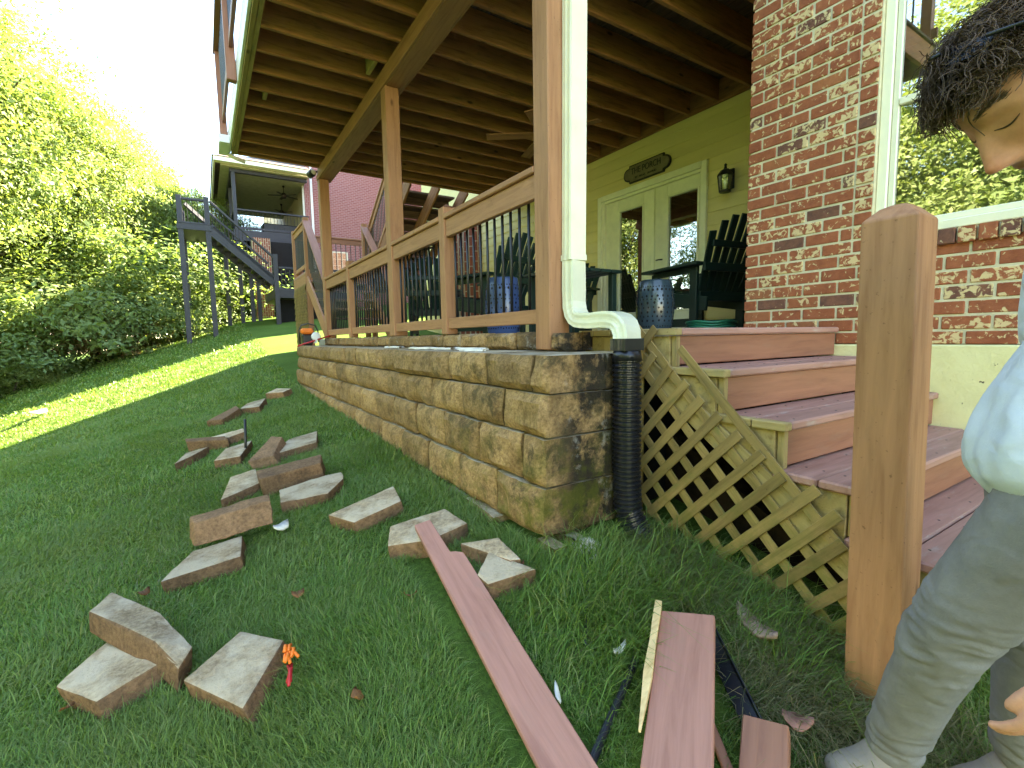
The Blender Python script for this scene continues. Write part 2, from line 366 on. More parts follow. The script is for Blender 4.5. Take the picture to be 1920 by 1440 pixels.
def lathe(name, prof, mat, W, parent=None, n=24, smooth=True):
    V = []; F = []
    for r, z in prof:
        for k in range(n):
            t = 2*math.pi*k/n; V.append((r*math.cos(t), r*math.sin(t), z))
    for i in range(len(prof)-1):
        for k in range(n): F.append((i*n+k, i*n+(k+1) % n, (i+1)*n+(k+1) % n, (i+1)*n+k))
    F.append(tuple(range(n-1, -1, -1))); F.append(tuple(range((len(prof)-1)*n, len(prof)*n)))
    return mesh_obj(name, V, F, mat, W, parent, smooth)
def prism(name, poly, axis, a, b, mat, parent=None):
    """poly: list of 2d points; axis 0: (y,z) extruded x a..b ; 1: (x,z) ; 2: (x,y)"""
    V = []
    for s in (a, b):
        for p in poly:
            V.append((s, p[0], p[1]) if axis == 0 else (p[0], s, p[1]) if axis == 1 else (p[0], p[1], s))
    n = len(poly); F = [tuple(range(n)), tuple(range(2*n-1, n-1, -1))]
    for i in range(n): F.append((i, n+i, n+(i+1) % n, (i+1) % n))
    bm = bmesh.new(); vs = [bm.verts.new(v) for v in V]
    for f in F: bm.faces.new([vs[i] for i in f])
    bmesh.ops.recalc_face_normals(bm, faces=bm.faces); me = bpy.data.meshes.new(name); bm.to_mesh(me); bm.free(); me.materials.append(mat)
    return link(bpy.data.objects.new(name, me), Matrix.Identity(4), parent)

rng = np.random.default_rng(5)
def vnoise(P, scale, seed=0, octaves=3):
    """smooth value noise for an (n,3) array"""
    P = np.asarray(P, float)*scale + seed*17.3; out = np.zeros(len(P)); amp = 1.0; tot = 0
    for o in range(octaves):
        i = np.floor(P).astype(np.int64); f = P-i; f = f*f*(3-2*f)
        def h(dx, dy, dz):
            q = (i[:, 0]+dx)*374761393 + (i[:, 1]+dy)*668265263 + (i[:, 2]+dz)*2147483647 + o*1013
            q = (q ^ (q >> 13))*1274126177; q = q ^ (q >> 16)
            return (q & 0xffff)/65535.0
        r = 0
        for dx in (0, 1):
            for dy in (0, 1):
                for dz in (0, 1):
                    wgt = (f[:, 0] if dx else 1-f[:, 0])*(f[:, 1] if dy else 1-f[:, 1])*(f[:, 2] if dz else 1-f[:, 2])
                    r = r + wgt*h(dx, dy, dz)
        out += amp*r; tot += amp; amp *= 0.5; P = P*2.03
    return out/tot - 0.5

# ------------------------------------------------------------------ ground
HY = [-12, -6, 0, .6, 1.66, 3, 8.2, 12, 18, 22, 30, 60, 200]; HZ = [-1.6, -1.2, -.32, -.2, .05, .12, .32, .7, 1.45, 1.85, 2.2, 2.6, 3]
SY = [-6, 0, 3, 7, 11, 18, 25, 60]; SS = [.16, .16, .16, .18, .32, .31, .3, .3]
def gz(X, Y):
    X = np.asarray(X, float); Y = np.asarray(Y, float)
    h = np.interp(Y, HY, HZ); s = np.interp(Y, SY, SS); dx = X-1.23
    dl = np.where(dx < -9, -9-(1-np.exp((dx+9)/12))*8, dx)
    return np.where(dx < 0, h+s*dl, h+np.minimum(.12, s)*np.minimum(dx, 12))
def g1(x, y): return float(gz(x, y))
def make_ground():
    xs = np.concatenate([np.linspace(-120, -14, 24), np.linspace(-13, -3.2, 40), np.linspace(-3, 4, 90), np.linspace(4.3, 14, 24), np.linspace(16, 120, 16)])
    ys = np.concatenate([np.linspace(-60, -6, 14), np.linspace(-5, 0, 16), np.linspace(.08, 9, 110), np.linspace(9.2, 26, 80), np.linspace(27, 200, 40)])
    X, Y = np.meshgrid(xs, ys); Z = gz(X, Y)
    P = np.stack([X.ravel(), Y.ravel(), np.zeros(X.size)], 1)
    Z = Z.ravel() + 0.05*vnoise(P, 0.5, 3, 3) + 0.018*vnoise(P, 4, 5, 2)
    P[:, 2] = Z; nx = len(xs)
    i = np.arange((len(ys)-1)*(nx-1)); r = i//(nx-1); c = i % (nx-1); a = r*nx+c
    F = np.stack([a, a+1, a+nx+1, a+nx], 1)
    o = mesh_obj('lawn_ground', P.tolist(), F.tolist(), M['lawn'], smooth=True); o['kind'] = 'structure'
    return o
make_ground()

# ------------------------------------------------------------------ house
house = thing('house', 'brick and yellow siding house with covered porch on the right', 'house', (5.13, 2.1, 1.0))
XB, XS = 3.40, 5.13           # brick wall plane, siding plane
YC = 2.12                     # brick corner
# brick wall that carries the window
WY0, WY1, WZ0, WZ1 = 0.28, 1.33, 1.555, 3.05   # window opening
bw = bx('brick_wall', XB+0.006, XB+0.22, WY1, YC-0.012, 0.925, 3.62, M['mortar'], house, axis=1, c=0)
bx('mortar_bed', XB+0.0055, XB+0.22, -0.35, WY1-.0005, 0.925, WZ0-0.02, M['mortar'], bw, axis=1, c=0)
bx('mortar_bed', XB+0.0055, XB+0.22, -0.35, WY0, WZ0-0.0195, 3.62, M['mortar'], bw, axis=1, c=0)
bx('mortar_bed', XB+0.0055, XB+0.22, WY0+.0005, WY1-.0005, WZ1, 3.62, M['mortar'], bw, axis=1, c=0)
me_cache = {}
def brick(y0, y1, z0, z1, x0=XB, dep=0.05, jit=True):
    j = random.uniform(-0.003, 0.003) if jit else 0
    bx('brick', x0+j, x0+dep+j, y0, y1, z0, z1, M['brick'], bw, axis=1, c=0.004)
CH = 0.0800; BL = 0.2085; MJ = 0.0130
nc = 0; z = 0.925; row = 0
while z < 3.45:
    y = YC; first = True; offs = (row % 2)*BL/2
    lim = 0.60 if z < WZ0-0.10 else WY1+0.004
    if row % 2: segs = [BL/2]
    else: segs = []
    while y > lim+0.01:
        L = segs.pop() if segs else BL
        y1 = y; y0 = max(y-L+MJ, lim)
        if z + 0.04 > WZ0-0.10 and y0 < WY1+0.1 and z > WZ0-0.12:   # quoin column of headers beside the window
            y0 = max(y0, WY1+0.105)
            if y1-y0 > 0.03: brick(y0, y1, z, z+CH-MJ)
            brick(WY1+0.004, WY1+0.094, z, z+CH-MJ)
            break
        if y1-y0 > 0.02: brick(y0, y1, z, z+CH-MJ)
        y = y-L
    z += CH; row += 1
    if abs(z-(WZ0-0.10)) < 0.05 and z < WZ0: pass
# remove overlap: rowlock sill course under the window
y = WY1+0.004
while y > 0.55:
    b_ = bx('sill_brick', XB-0.022, XB+0.07, y-0.071, y, WZ0-0.098, WZ0-0.016, M['brick'], bw, axis=0, c=0.004); y -= 0.0815
# brick wall plain continuation outside the frame
bx('upper_brick_wall', XB+0.012, XB+0.22, -0.35, YC-0.012, 3.62, 10.5, M['brickwall_x'], house, axis=1, c=0)
o = mesh_obj('side_brick_wall', [(XB+0.012, -7, -1.4), (XB+0.012, -0.35, -1.4), (XB+0.012, -0.35, 10.5), (XB+0.012, -7, 10.5)], [(0, 1, 2, 3)], M['brickwall_x'], None, house)
o = mesh_obj('return_brick_wall', [(XB+0.02, YC-0.004, 0.2), (XS+0.2, YC-0.004, 0.2), (XS+0.2, YC-0.004, 10.5), (XB+0.02, YC-0.004, 10.5)], [(0, 1, 2, 3)], M['brickwall_y'], None, house)
bx('foundation', XB-0.02, XB+0.22, -7, YC-0.02, -1.6, 0.921, M['foundation'], house, axis=1, c=0.008)
# siding wall: lap boards
DY0, DY1, DZT = 3.70, 5.565, 3.04
sw = bx('siding_wall', XS+0.03, XS+0.2, DY1-.01, 12.49, 0.2, 3.8, M['siding'], house, axis=1, c=0)
bx('sheathing', XS+0.03, XS+0.2, YC+0.01, DY0+.01, 0.2, 3.8, M['siding'], sw, axis=1, c=0)
bx('sheathing', XS+0.03, XS+0.2, DY0+.011, DY1-.011, DZT-.02, 3.8, M['siding'], sw, axis=1, c=0)
bx('upper_siding_wall', XS+0.03, XS+0.2, YC+0.01, 12.49, 3.801, 10.44, M['siding'], house, axis=1, c=0)
z = 1.03; LAP = 0.155
while z < 3.75:
    def lap(y0, y1):
        if y1-y0 < .05: return
        p = [(0.026, 0), (0.0, 0.002), (0.012, LAP+0.012), (0.028, LAP+0.012)]
        V = [(XS+a, yy, z+b_) for yy in (y0, y1) for a, b_ in p]
        L = y1-y0
        W = Matrix(((0, 1, 0, 0), (1, 0, 0, 0), (0, 0, -1, 0), (0, 0, 0, 1)))
        W[0][3] = XS; W[1][3] = (y0+y1)/2; W[2][3] = z
        Wi = W.inverted(); V = [Wi @ Vector(v) for v in V]
        mesh_obj('siding_board', V, [(0, 1, 2, 3), (7, 6, 5, 4), (0, 4, 5, 1), (1, 5, 6, 2), (2, 6, 7, 3), (3, 7, 4, 0)], M['siding'], W, sw)
    if z + LAP < DZT: lap(YC+0.01, DY0); lap(DY1, 9.2)
    elif z < DZT:
        lap(YC+0.01, DY0); lap(DY1, 9.2)
    else: lap(YC+0.01, 9.2)
    z += LAP
# rest of the house body and roof (behind the porch, above the deck)
bx('rear_wall', XS+0.21, 15, 12.5, 12.7, 0.2, 10.5, M['brickwall_y'], house, c=0)
bx('right_wall', 14.8, 15, -7, 12.5, 0.2, 10.5, M['brickwall_x'], house, c=0)
bx('front_wall', XB+0.23, 14.8, -7.2, -7, -1.5, 10.5, M['brickwall_y'], house, c=0)
mesh_obj('roof', [(2.9, -7.7, 10.45), (15.5, -7.7, 10.45), (15.5, 12.9, 10.45), (2.9, 12.9, 10.45), (9.2, -1.5, 13.6), (9.2, 7, 13.6)],
         [(0, 1, 4), (1, 2, 5, 4), (2, 3, 5), (3, 0, 4, 5), (3, 2, 1, 0)], M['roof'], None, house)
prism('brick_pier', [(5.0, 9.2), (5.13, 9.2), (5.13, 9.9), (4.62, 9.9), (4.62, 9.6)], 2, 0.9, 3.61, M['brickwall_x'], house)

# window: frame, two sashes, glass, blinds
win = bpy.data.objects.new('window', None); link(win, T(XB+0.09, (WY0+WY1)/2, WZ0), house)
FX = XB+0.035
bx('frame', FX, FX+0.06, WY1-0.055, WY1, WZ0-0.012, WZ1, M['winframe'], win, c=0.006)
bx('frame', FX, FX+0.06, WY0, WY0+0.055, WZ0-0.012, WZ1, M['winframe'], win, c=0.006)
bx('sill', FX-0.012, FX+0.06, WY0+0.056, WY1-0.056, WZ0-0.012, WZ0+0.04, M['winframe'], win, c=0.006)
bx('frame', FX, FX+0.06, WY0+0.056, WY1-0.056, WZ1-0.055, WZ1, M['winframe'], win, c=0.006)
bx('sash_stile', FX+0.012, FX+0.05, WY1-0.088, WY1-0.057, WZ0+0.042, WZ1-0.057, M['winframe'], win, c=0.004)
bx('sash_stile', FX+0.012, FX+0.05, WY0+0.057, WY0+0.088, WZ0+0.042, WZ1-0.057, M['winframe'], win, c=0.004)
bx('sash_rail', FX+0.012, FX+0.05, WY0+0.09, WY1-0.09, WZ0+0.042, WZ0+0.075, M['winframe'], win, c=0.004)
bx('meeting_rail', FX+0.005, FX+0.05, WY0+0.09, WY1-0.09, 2.285, 2.325, M['winframe'], win, c=0.004)
for a, b_ in ((WZ0+0.076, 2.284), (2.326, WZ1-0.058)):
    mesh_obj('pane', [(FX+0.03, WY0+0.09, a), (FX+0.03, WY1-0.09, a), (FX+0.03, WY1-0.09, b_), (FX+0.03, WY0+0.09, b_)], [(0, 3, 2, 1)], M['glass'], None, win)
z = WZ0+0.06; M['blind'] = plain('blind_slat', (0.42, 0.44, 0.30), 0.5, 0.3, var=0.04, bmp=0)
while z < WZ1-0.06:
    board('blind_slat', (FX+0.095, WY0+0.06, z), (FX+0.095, WY1-0.06, z), 0.048, 0.003, M['blind'], win, (0.75, 0, 0.66), c=0); z += 0.041
for yy in (WY1-0.25, WY0+0.25): tube('blind_cord', [(FX+0.068, yy, WZ0+.05), (FX+0.068, yy, WZ1-.06)], 0.002, M['blind'], win, 5)
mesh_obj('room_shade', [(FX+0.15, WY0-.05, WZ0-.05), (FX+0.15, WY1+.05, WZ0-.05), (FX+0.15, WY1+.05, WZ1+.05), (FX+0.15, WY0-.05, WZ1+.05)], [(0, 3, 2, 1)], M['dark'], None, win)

# french doors
door = bpy.data.objects.new('french_door', None); link(door, T(XS, (DY0+DY1)/2, 1.03), house)
DX = XS-0.03
tw = 0.075
bx('door_trim', DX, XS+0.028, DY0, DY0+tw, 1.02, DZT, M['trim'], door, c=0.005)
bx('door_trim', DX, XS+0.028, DY1-tw, DY1, 1.02, DZT, M['trim'], door, c=0.005)
bx('door_trim', DX-0.004, XS+0.028, DY0+tw+.001, DY1-tw-.001, DZT-tw, DZT+0.004, M['trim'], door, axis=1, c=0.005)
bx('jamb', XS-0.005, XS+0.10, DY1-tw-0.05, DY1-tw-.001, 1.02, DZT-tw-.001, M['trim'], door, c=0.002)
bx('jamb', XS-0.005, XS+0.10, DY0+tw+.001, DY0+tw+0.03, 1.02, DZT-tw-.001, M['trim'], door, c=0.002)
bx('jamb', XS-0.005, XS+0.10, DY0+tw+.031, DY1-tw-.051, DZT-tw-0.035, DZT-tw-.001, M['trim'], door, axis=1, c=0.002)
mid = 4.535
for y0, y1, ga, gb in ((mid+0.022, DY1-tw-0.053, 4.71, 5.19), (DY0+tw+0.033, mid-0.022, 3.835, 4.315)):
    zt = DZT-tw-0.038; zb = 1.05; g0, g1_ = 1.30, 2.78
    lf = bx('door_stile', XS+0.03, XS+0.075, y0, ga-.001, zb, zt, M['trim'], door, c=0.004)
    bx('door_stile', XS+0.03, XS+0.075, gb+.001, y1, zb, zt, M['trim'], door, c=0.004)
    bx('door_rail', XS+0.031, XS+0.074, ga, gb, zb, g0-.001, M['trim'], door, c=0.004, axis=1)
    bx('door_rail', XS+0.031, XS+0.074, ga, gb, g1_+.001, zt, M['trim'], door, c=0.004, axis=1)
    for a in ((ga, ga+0.022, g0, g1_), (gb-0.022, gb, g0, g1_), (ga+.023, gb-.023, g0, g0+0.022), (ga+.023, gb-.023, g1_-0.022, g1_)):
        bx('glass_bead', XS+0.018, XS+0.055, a[0], a[1], a[2], a[3], M['trim'], door, c=0.005)
    mesh_obj('pane', [(XS+0.05, ga+.02, g0+.02), (XS+0.05, gb-.02, g0+.02), (XS+0.05, gb-.02, g1_-.02), (XS+0.05, ga+.02, g1_-.02)], [(0, 3, 2, 1)], M['doorglass'], None, door)
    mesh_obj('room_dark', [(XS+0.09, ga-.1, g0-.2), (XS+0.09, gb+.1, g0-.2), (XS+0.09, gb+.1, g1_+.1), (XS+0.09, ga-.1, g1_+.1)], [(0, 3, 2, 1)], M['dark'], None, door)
bx('astragal', XS+0.01, XS+0.072, mid-0.021, mid+0.021, 1.05, DZT-tw-0.038, M['trim'], door, c=0.006)
tube('door_handle', [(XS-0.02, mid-0.09, 1.98), (XS-0.03, mid-0.14, 1.98), (XS-0.03, mid-0.2, 1.975)], 0.009, M['bronze'], door, 8)
bx('threshold', XS-0.02, XS+0.1, DY0+tw+.002, DY1-tw-.002, 1.012, 1.048, M['bronze'], door, axis=1)

# porch slab
sl_ = thing('porch_slab', 'concrete porch floor behind the railing, under the deck', 'porch floor', (3.4, 5, 1.0))
bx('slab', 1.70, XS+0.029, 2.2, 9.0, 0.80, 1.02, M['concrete'], sl_, axis=1, c=0.01)

# ------------------------------------------------------------------ upper deck
deck = thing('upper_deck', 'stained wood deck overhead with exposed joists, beam and posts', 'deck', (3, 5, 3.4))
ZJ, JH = 3.62, 0.235
XR = 0.57; DYN, DYF = 2.05, 8.02
k = 0; y = 3.16-0.388*2
while y < DYF-0.1:
    bx('joist', XR+0.002, XS-0.045, y, y+0.038, ZJ, ZJ+JH, M['joist'], deck, axis=0); y += 0.3878
bx('end_joist', XR+0.002, XS-0.045, DYF-0.038, DYF, ZJ, ZJ+JH, M['joist'], deck, axis=0)
bx('end_joist', XR+0.002, XS-0.045, DYN, DYN+0.038, ZJ, ZJ+JH, M['joist'], deck, axis=0)
bx('rim_joist', XR-0.038, XR, DYN, DYF, ZJ, ZJ+JH, M['treated'], deck, axis=1)
bx('rim_joist', XR-0.080, XR-0.040, DYN, DYF, ZJ-0.004, ZJ+JH, M['treated'], deck, axis=1)
bx('ledger', XS-0.043, XS-0.003, DYN+0.1, DYF, ZJ-0.01, ZJ+JH, M['joist'], deck, axis=1)
bx('fascia_board', XR-0.108, XR-0.083, DYN-0.02, DYF+0.02, ZJ+0.02, ZJ+JH+0.03, M['white'], deck, axis=1)
x = XR-0.10
while x < XS-0.05:
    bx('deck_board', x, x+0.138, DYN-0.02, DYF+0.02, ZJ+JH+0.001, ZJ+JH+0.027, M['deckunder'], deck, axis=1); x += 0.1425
bx('blocking', XR+0.15, XR+0.19, 5.88, 6.21, ZJ+0.05, ZJ+JH, M['treated'], deck, axis=1)
bx('blocking', 1.54, 1.58, 4.735, 5.06, ZJ+0.02, ZJ+JH, M['treated'], deck, axis=1)
# beam of two plies with a trim band
bx('beam', 1.635, 1.80, DYN+0.02, 8.04, 3.43, ZJ-0.002, M['post'], deck, axis=1)
bx('beam_trim', 1.612, 1.634, DYN+0.02, 8.04, 3.432, 3.505, M['post'], deck, axis=1)
bx('beam_trim', 1.802, 1.82, DYN+0.02, 8.04, 3.432, 3.52, M['post'], deck, axis=1)
for y0, y1 in ((2.15, 2.29), (4.74, 4.88), (7.88, 8.02)):
    zb = 0.925 if y0 < 3 else 1.032
    bx('post', 1.62, 1.76, y0, y1, zb, 3.429, M['post'], deck, c=0.006)
# upper guard: posts and rails seen edge-on from below
for y in (2.1, 4.0, 5.9, 7.9):
    bx('guard_post', XR-0.20, XR-0.111, y, y+0.09, ZJ-0.0+0.05, 4.9, M['paint'], deck)
bx('guard_rail', XR-0.215, XR-0.09, DYN, DYF, 4.86+0.042, 4.94, M['paint'], deck, axis=1)
bx('guard_rail', XR-0.165, XR-0.13, DYN, DYF, 3.98, 4.07, M['paint'], deck, axis=1)
yy = DYN+0.1
while yy < DYF-0.05:
    V, F = tube_geo([(0, 0, 0), (0, 0, 0.86)], 0.0095, 6)
    if 'gb' not in me_cache:
        me = bpy.data.meshes.new('guard_baluster'); me.from_pydata([tuple(v) for v in V], [], F); me.materials.append(M['black']); me_cache['gb'] = me
    link(bpy.data.objects.new('guard_baluster', me_cache['gb']), T(XR-0.147, yy, 4.05), deck); yy += 0.12
# gutter end and floodlight
gut = thing('gutter', 'white rain gutter end hung at the far corner of the deck', 'gutter', (0.42, 8.0, 3.7))
bx('trough', XR-0.23, XR-0.109, 7.60, 8.12, ZJ+0.0, ZJ+0.10, M['white'], gut, axis=1)
tube('outlet', [(XR-0.12, 8.08, ZJ+0.02), (XR-0.02, 8.10, ZJ-0.02), (XR+0.1, 8.1, ZJ-0.05)], 0.03, M['white'], gut, 8)
fl = thing('floodlight', 'small black floodlight mounted at the end of the beam', 'light', (1.6, 8.05, 3.6))
lathe('head', [(0.02, -0.06), (0.05, -0.05), (0.055, 0.05), (0.048, 0.055)], M['black'], T(1.55, 8.08, 3.54) @ Matrix.Rotation(R(70), 4, 'X') @ Matrix.Rotation(R(25), 4, 'Y'), fl, 16)
lathe('lens', [(0.045, 0.0), (0.04, 0.008)], M['white'], T(1.55, 8.08, 3.54) @ Matrix.Rotation(R(70), 4, 'X') @ Matrix.Rotation(R(25), 4, 'Y') @ T(0, 0, 0.056), fl, 16)
tube('arm', [(1.63, 8.06, 3.58), (1.58, 8.1, 3.58), (1.55, 8.1, 3.55)], 0.015, M['black'], fl, 8)
bx('mount', 1.635, 1.70, 8.045, 8.10, 3.53, 3.60, M['black'], fl)

# ------------------------------------------------------------------ porch railing
rail = thing('porch_railing', 'tan wooden porch railing with black metal balusters', 'railing', (1.66, 5, 1.03))
for y0, y1 in ((3.50, 3.60), (6.46, 6.56)):
    pz = 2.015
    bx('railing_post', 1.62, 1.72, y0, y1, 1.031, pz, M['post'], rail, c=0.006)
    V = [(1.62, y0, pz), (1.72, y0, pz), (1.72, y1, pz), (1.62, y1, pz), (1.67, (y0+y1)/2, pz+0.03)]
    mesh_obj('post_cap', [(x_+0, y_, z_+0.0005) for x_, y_, z_ in V], [(0, 1, 4), (1, 2, 4), (2, 3, 4), (3, 0, 4)], M['paint'], None, rail)
segs = [(2.291, 3.499), (3.601, 4.739), (4.881, 6.459), (6.561, 7.879)]
for a, b_ in segs:
    bx('top_rail', 1.615, 1.75, a, b_, 1.917, 1.956, M['post'], rail, axis=1, c=0.006)
    bx('rail_fascia', 1.636, 1.674, a, b_, 1.782, 1.916, M['post'], rail, axis=1, c=0.004)
    bx('bottom_rail', 1.636, 1.674, a, b_, 1.075, 1.158, M['post'], rail, axis=1, c=0.004)
    n = int(round((b_-a)/0.1)); st = (b_-a)/n
    for i in range(n):
        yy = a+(i+0.5)*st
        key = 'bal'
        if key not in me_cache:
            V, F = tube_geo([(0, 0, 0), (0, 0, 0.76)], 0.0095, 8)
            me = bpy.data.meshes.new('baluster'); me.from_pydata([tuple(v) for v in V], [], F); me.materials.append(M['black'])
            me.polygons.foreach_set("use_smooth", [True]*len(me.polygons)); me_cache[key] = me
        link(bpy.data.objects.new('baluster', me_cache[key]), T(1.688, yy, 1.10), rail)

# ------------------------------------------------------------------ retaining wall
wall = thing('retaining_wall', 'split face stone retaining wall below the porch railing', 'wall', (1.4, 4.5, 0))
def rough_block(x0, x1, y0, y1, z0, z1, mat, parent, seed, faces=('x0',), amp=0.014, mats=None, name='block'):
    """block with rough split faces: a box grid displaced by noise; other faces stay sawn"""
    nx, ny, nz = 3, max(5, int((y1-y0)/0.036)), max(5, int((z1-z0)/0.034))
    if 'y0' in faces: nx = max(4, int((x1-x0)/0.05))
    bm = bmesh.new(); idx = {}
    def vt(i, j, k):
        q = (i, j, k)
        if q not in idx: idx[q] = bm.verts.new((x0+(x1-x0)*i/nx, y0+(y1-y0)*j/ny, z0+(z1-z0)*k/nz))
        return idx[q]
    fm = []
    def f(vs, mi):
        fc = bm.faces.new(vs); fc.material_index = mi; fc.smooth = True
    for j in range(ny):
        for k in range(nz):
            f([vt(0, j, k), vt(0, j, k+1), vt(0, j+1, k+1), vt(0, j+1, k)], 0)
            f([vt(nx, j, k), vt(nx, j+1, k), vt(nx, j+1, k+1), vt(nx, j, k+1)], 0)
    for i in range(nx):
        for k in range(nz):
            f([vt(i, 0, k), vt(i+1, 0, k), vt(i+1, 0, k+1), vt(i, 0, k+1)], 0)
            f([vt(i, ny, k), vt(i, ny, k+1), vt(i+1, ny, k+1), vt(i+1, ny, k)], 0)
    for i in range(nx):
        for j in range(ny):
            f([vt(i, j, nz), vt(i+1, j, nz), vt(i+1, j+1, nz), vt(i, j+1, nz)], 1)
            f([vt(i, j, 0), vt(i, j+1, 0), vt(i+1, j+1, 0), vt(i+1, j, 0)], 1)
    P = np.array([v.co for v in bm.verts])
    n1 = vnoise(P, 9, seed, 4); n2 = vnoise(P+5, 9, seed+9, 4); tilt = random.Random(seed).uniform(-.045, .045)
    for v, a, b_ in zip(bm.verts, n1, n2):
        ex = 0.0
        ty = min(v.co.y-y0, y1-v.co.y); tz = min(v.co.z-z0, z1-v.co.z)
        if 'x0' in faces and abs(v.co.x-x0) < 1e-5:
            e = min(ty, tz); v.co.x -= amp*3.4*a + tilt*(v.co.y-(y0+y1)/2) - 0.003 - (0.028 if e < 0.005 else 0)
        if 'y0' in faces and abs(v.co.y-y0) < 1e-5:
            v.co.y -= amp*2.2*b_ - 0.003
    me = bpy.data.meshes.new(name); bm.to_mesh(me); bm.free()
    me.materials.append(mat); me.materials.append(M['stonetop'])
    try: me.set_sharp_from_angle(angle=R(40))
    except Exception: pass
    # keep the object origin at the block
    cx, cy, cz = (x0+x1)/2, (y0+y1)/2, z0
    me.transform(Matrix.Translation((-cx, -cy, -cz)))
    return link(bpy.data.objects.new(name, me), T(cx, cy, cz), parent)
courses = [
 (-0.13, 0.10, 1.150, [8.3, 7.4, 6.9, 6.45, 6.0, 5.55, 5.1, 4.65, 4.2, 3.75, 3.3, 2.85, 2.4, 2.02]),
 (0.105, 0.326, 1.188, [8.3, 7.5, 7.02, 6.55, 6.1, 5.68, 5.27, 4.8, 4.39, 3.91, 3.43, 2.96, 2.5, 2.09, 1.672]),
 (0.334, 0.548, 1.203, [8.3, 7.65, 7.13, 6.59, 6.2, 5.93, 5.43, 5.01, 4.58, 4.09, 3.67, 3.19, 2.73, 2.27, 1.86, 1.665]),
 (0.556, 0.743, 1.218, [8.3, 7.8, 7.38, 6.95, 6.55, 6.04, 5.68, 5.19, 4.77, 4.28, 3.87, 3.42, 2.96, 2.49, 2.04, 1.662]),
 (0.751, 0.919, 1.232, [8.3, 7.75, 7.2, 6.57, 5.95, 5.33, 4.87, 4.41, 4.01, 3.59, 2.69, 2.24, 1.80, 1.66])]
sd_ = 1
for z0, z1, xf, js in courses:
    for i in range(len(js)-1):
        y1, y0 = js[i], js[i+1]
        gap = 0.018; last = (i == len(js)-2)
        dx = random.uniform(-0.006, 0.006)
        if z0 > 0.7 and i == 9: dx = -0.02
        if z0 > 0.7 and i in (9, 10): gap = 0.008
        fc = ('x0', 'y0') if last else ('x0',)
        xd = 1.585 if (last and z0 > 0) else 1.66
        if z0 < 0: xd = 1.5
        rough_block(xf+dx, xd, y0+gap/2, y1-gap/2, z0, z1-random.uniform(0, .004), M['stone'], wall, sd_, fc); sd_ += 1
    if z0 > 0:
        rough_block(1.589, 1.84, 1.668, 1.668+0.3, z0, z1-0.002, M['stone'], wall, sd_, ('y0',)); sd_ += 1
rough_block(1.30, 1.80, 1.70, 1.95, -0.13, 0.10, M['stone'], wall, sd_, ('x0', 'y0')); sd_ += 1
# leaning base stones at the eroded corner
# cap course behind the ledge
capj = [8.15, 7.14, 6.7, 6.27, 5.9, 5.52, 5.33, 4.91, 4.37, 4.09, 3.59, 3.26, 2.88, 2.51, 2.292]
for i in range(len(capj)-1):
    rough_block(1.60+random.uniform(-.006, .006), 1.70, capj[i+1]+.003, capj[i]-.003, 0.922, 1.03-random.uniform(0, .006), M['stone'], wall, 200+i, ('x0',), 0.012, name='cap_block')
for i, (x0, x1) in enumerate(((1.605, 1.765), (1.77, 1.93), (1.935, 2.06))):
    rough_block(x0, x1, 2.04, 2.145 if i == 0 else 2.3, 0.922, 1.026-random.uniform(0, .008), M['stone'], wall, 240+i, ('y0', 'x0') if i == 0 else ('y0',), 0.012, name='cap_block')
# dried adhesive smears on the exposed ledge
for i, (cx, cy, l, wd) in enumerate(((1.45, 3.3, 0.5, 0.05), (1.40, 3.55, 0.35, 0.06), (1.50, 2.9, 0.4, 0.03), (1.38, 2.6, 0.25, 0.03), (1.47, 4.3, 0.4, 0.04))):
    n = 12; V = []; F = []
    for a in range(n):
        t = a/(n-1)-.5; ww = wd*(1-abs(t)*1.4)+.008
        for s in (-1, 1): V.append((cx+s*ww*random.uniform(.4, 1)+.03*math.sin(a*1.3+i), cy+t*l, .9205)); V.append((cx+s*ww*.6+.03*math.sin(a*1.3+i), cy+t*l, .932+random.uniform(0, .006)))
    for a in range(n-1):
        q = a*4; F += [(q, q+1, q+5, q+4), (q+1, q+3, q+7, q+5), (q+3, q+2, q+6, q+7)]
    mesh_obj('adhesive_smear', V, F, M['chip'], None, wall, True)

# ------------------------------------------------------------------ porch stairs
st = thing('porch_stairs', 'painted wooden steps with bare plywood sides down from the porch', 'stairs', (2.6, 1.0, 0))
XL = 1.85; ZT = [1.03, 0.85, 0.66, 0.475, 0.29]; YE = [1.465, 1.215, 0.955, 0.70, 0.445]
TT = 0.034
for i, (zt, ye) in enumerate(zip(ZT, YE)):
    yb = 2.12 if i == 0 else YE[i-1]+0.055
    xr = XB-0.022
    x0 = XL-0.03
    yy = ye; wds = [0.14]*5 if i == 0 else [0.14, 0.165]
    for wd in wds:
        if yy+0.05 > yb: break
        y1 = min(yy+wd-0.005, yb)
        # painted board, its outer end left bare where the tread overhangs the side
        bx('tread_board', XL+0.02 if i in (0, 1, 2) else x0, xr, yy, y1, zt-TT, zt, M['tread'], st, axis=0, c=0.007)
        if i < 3: bx('bare_tread_end', x0, XL+0.0195, yy+.001, y1, zt-TT, zt-.0005, M['treated'], st, axis=1, c=0.004)
        yy += wd
    zb = ZT[i+1]+0.008 if i < 4 else 0.08
    bx('riser_board', XL+0.03, xr, ye+0.022, ye+0.047, zb, zt-TT-0.002, M['paint'], st, axis=0, c=0.004)
    bx('riser_end', XL, XL+0.0285, ye+0.018, ye+0.046, zb-.01, zt-TT-0.002, M['treated'], st, axis=2, c=0.003)
V_, F_ = [], []
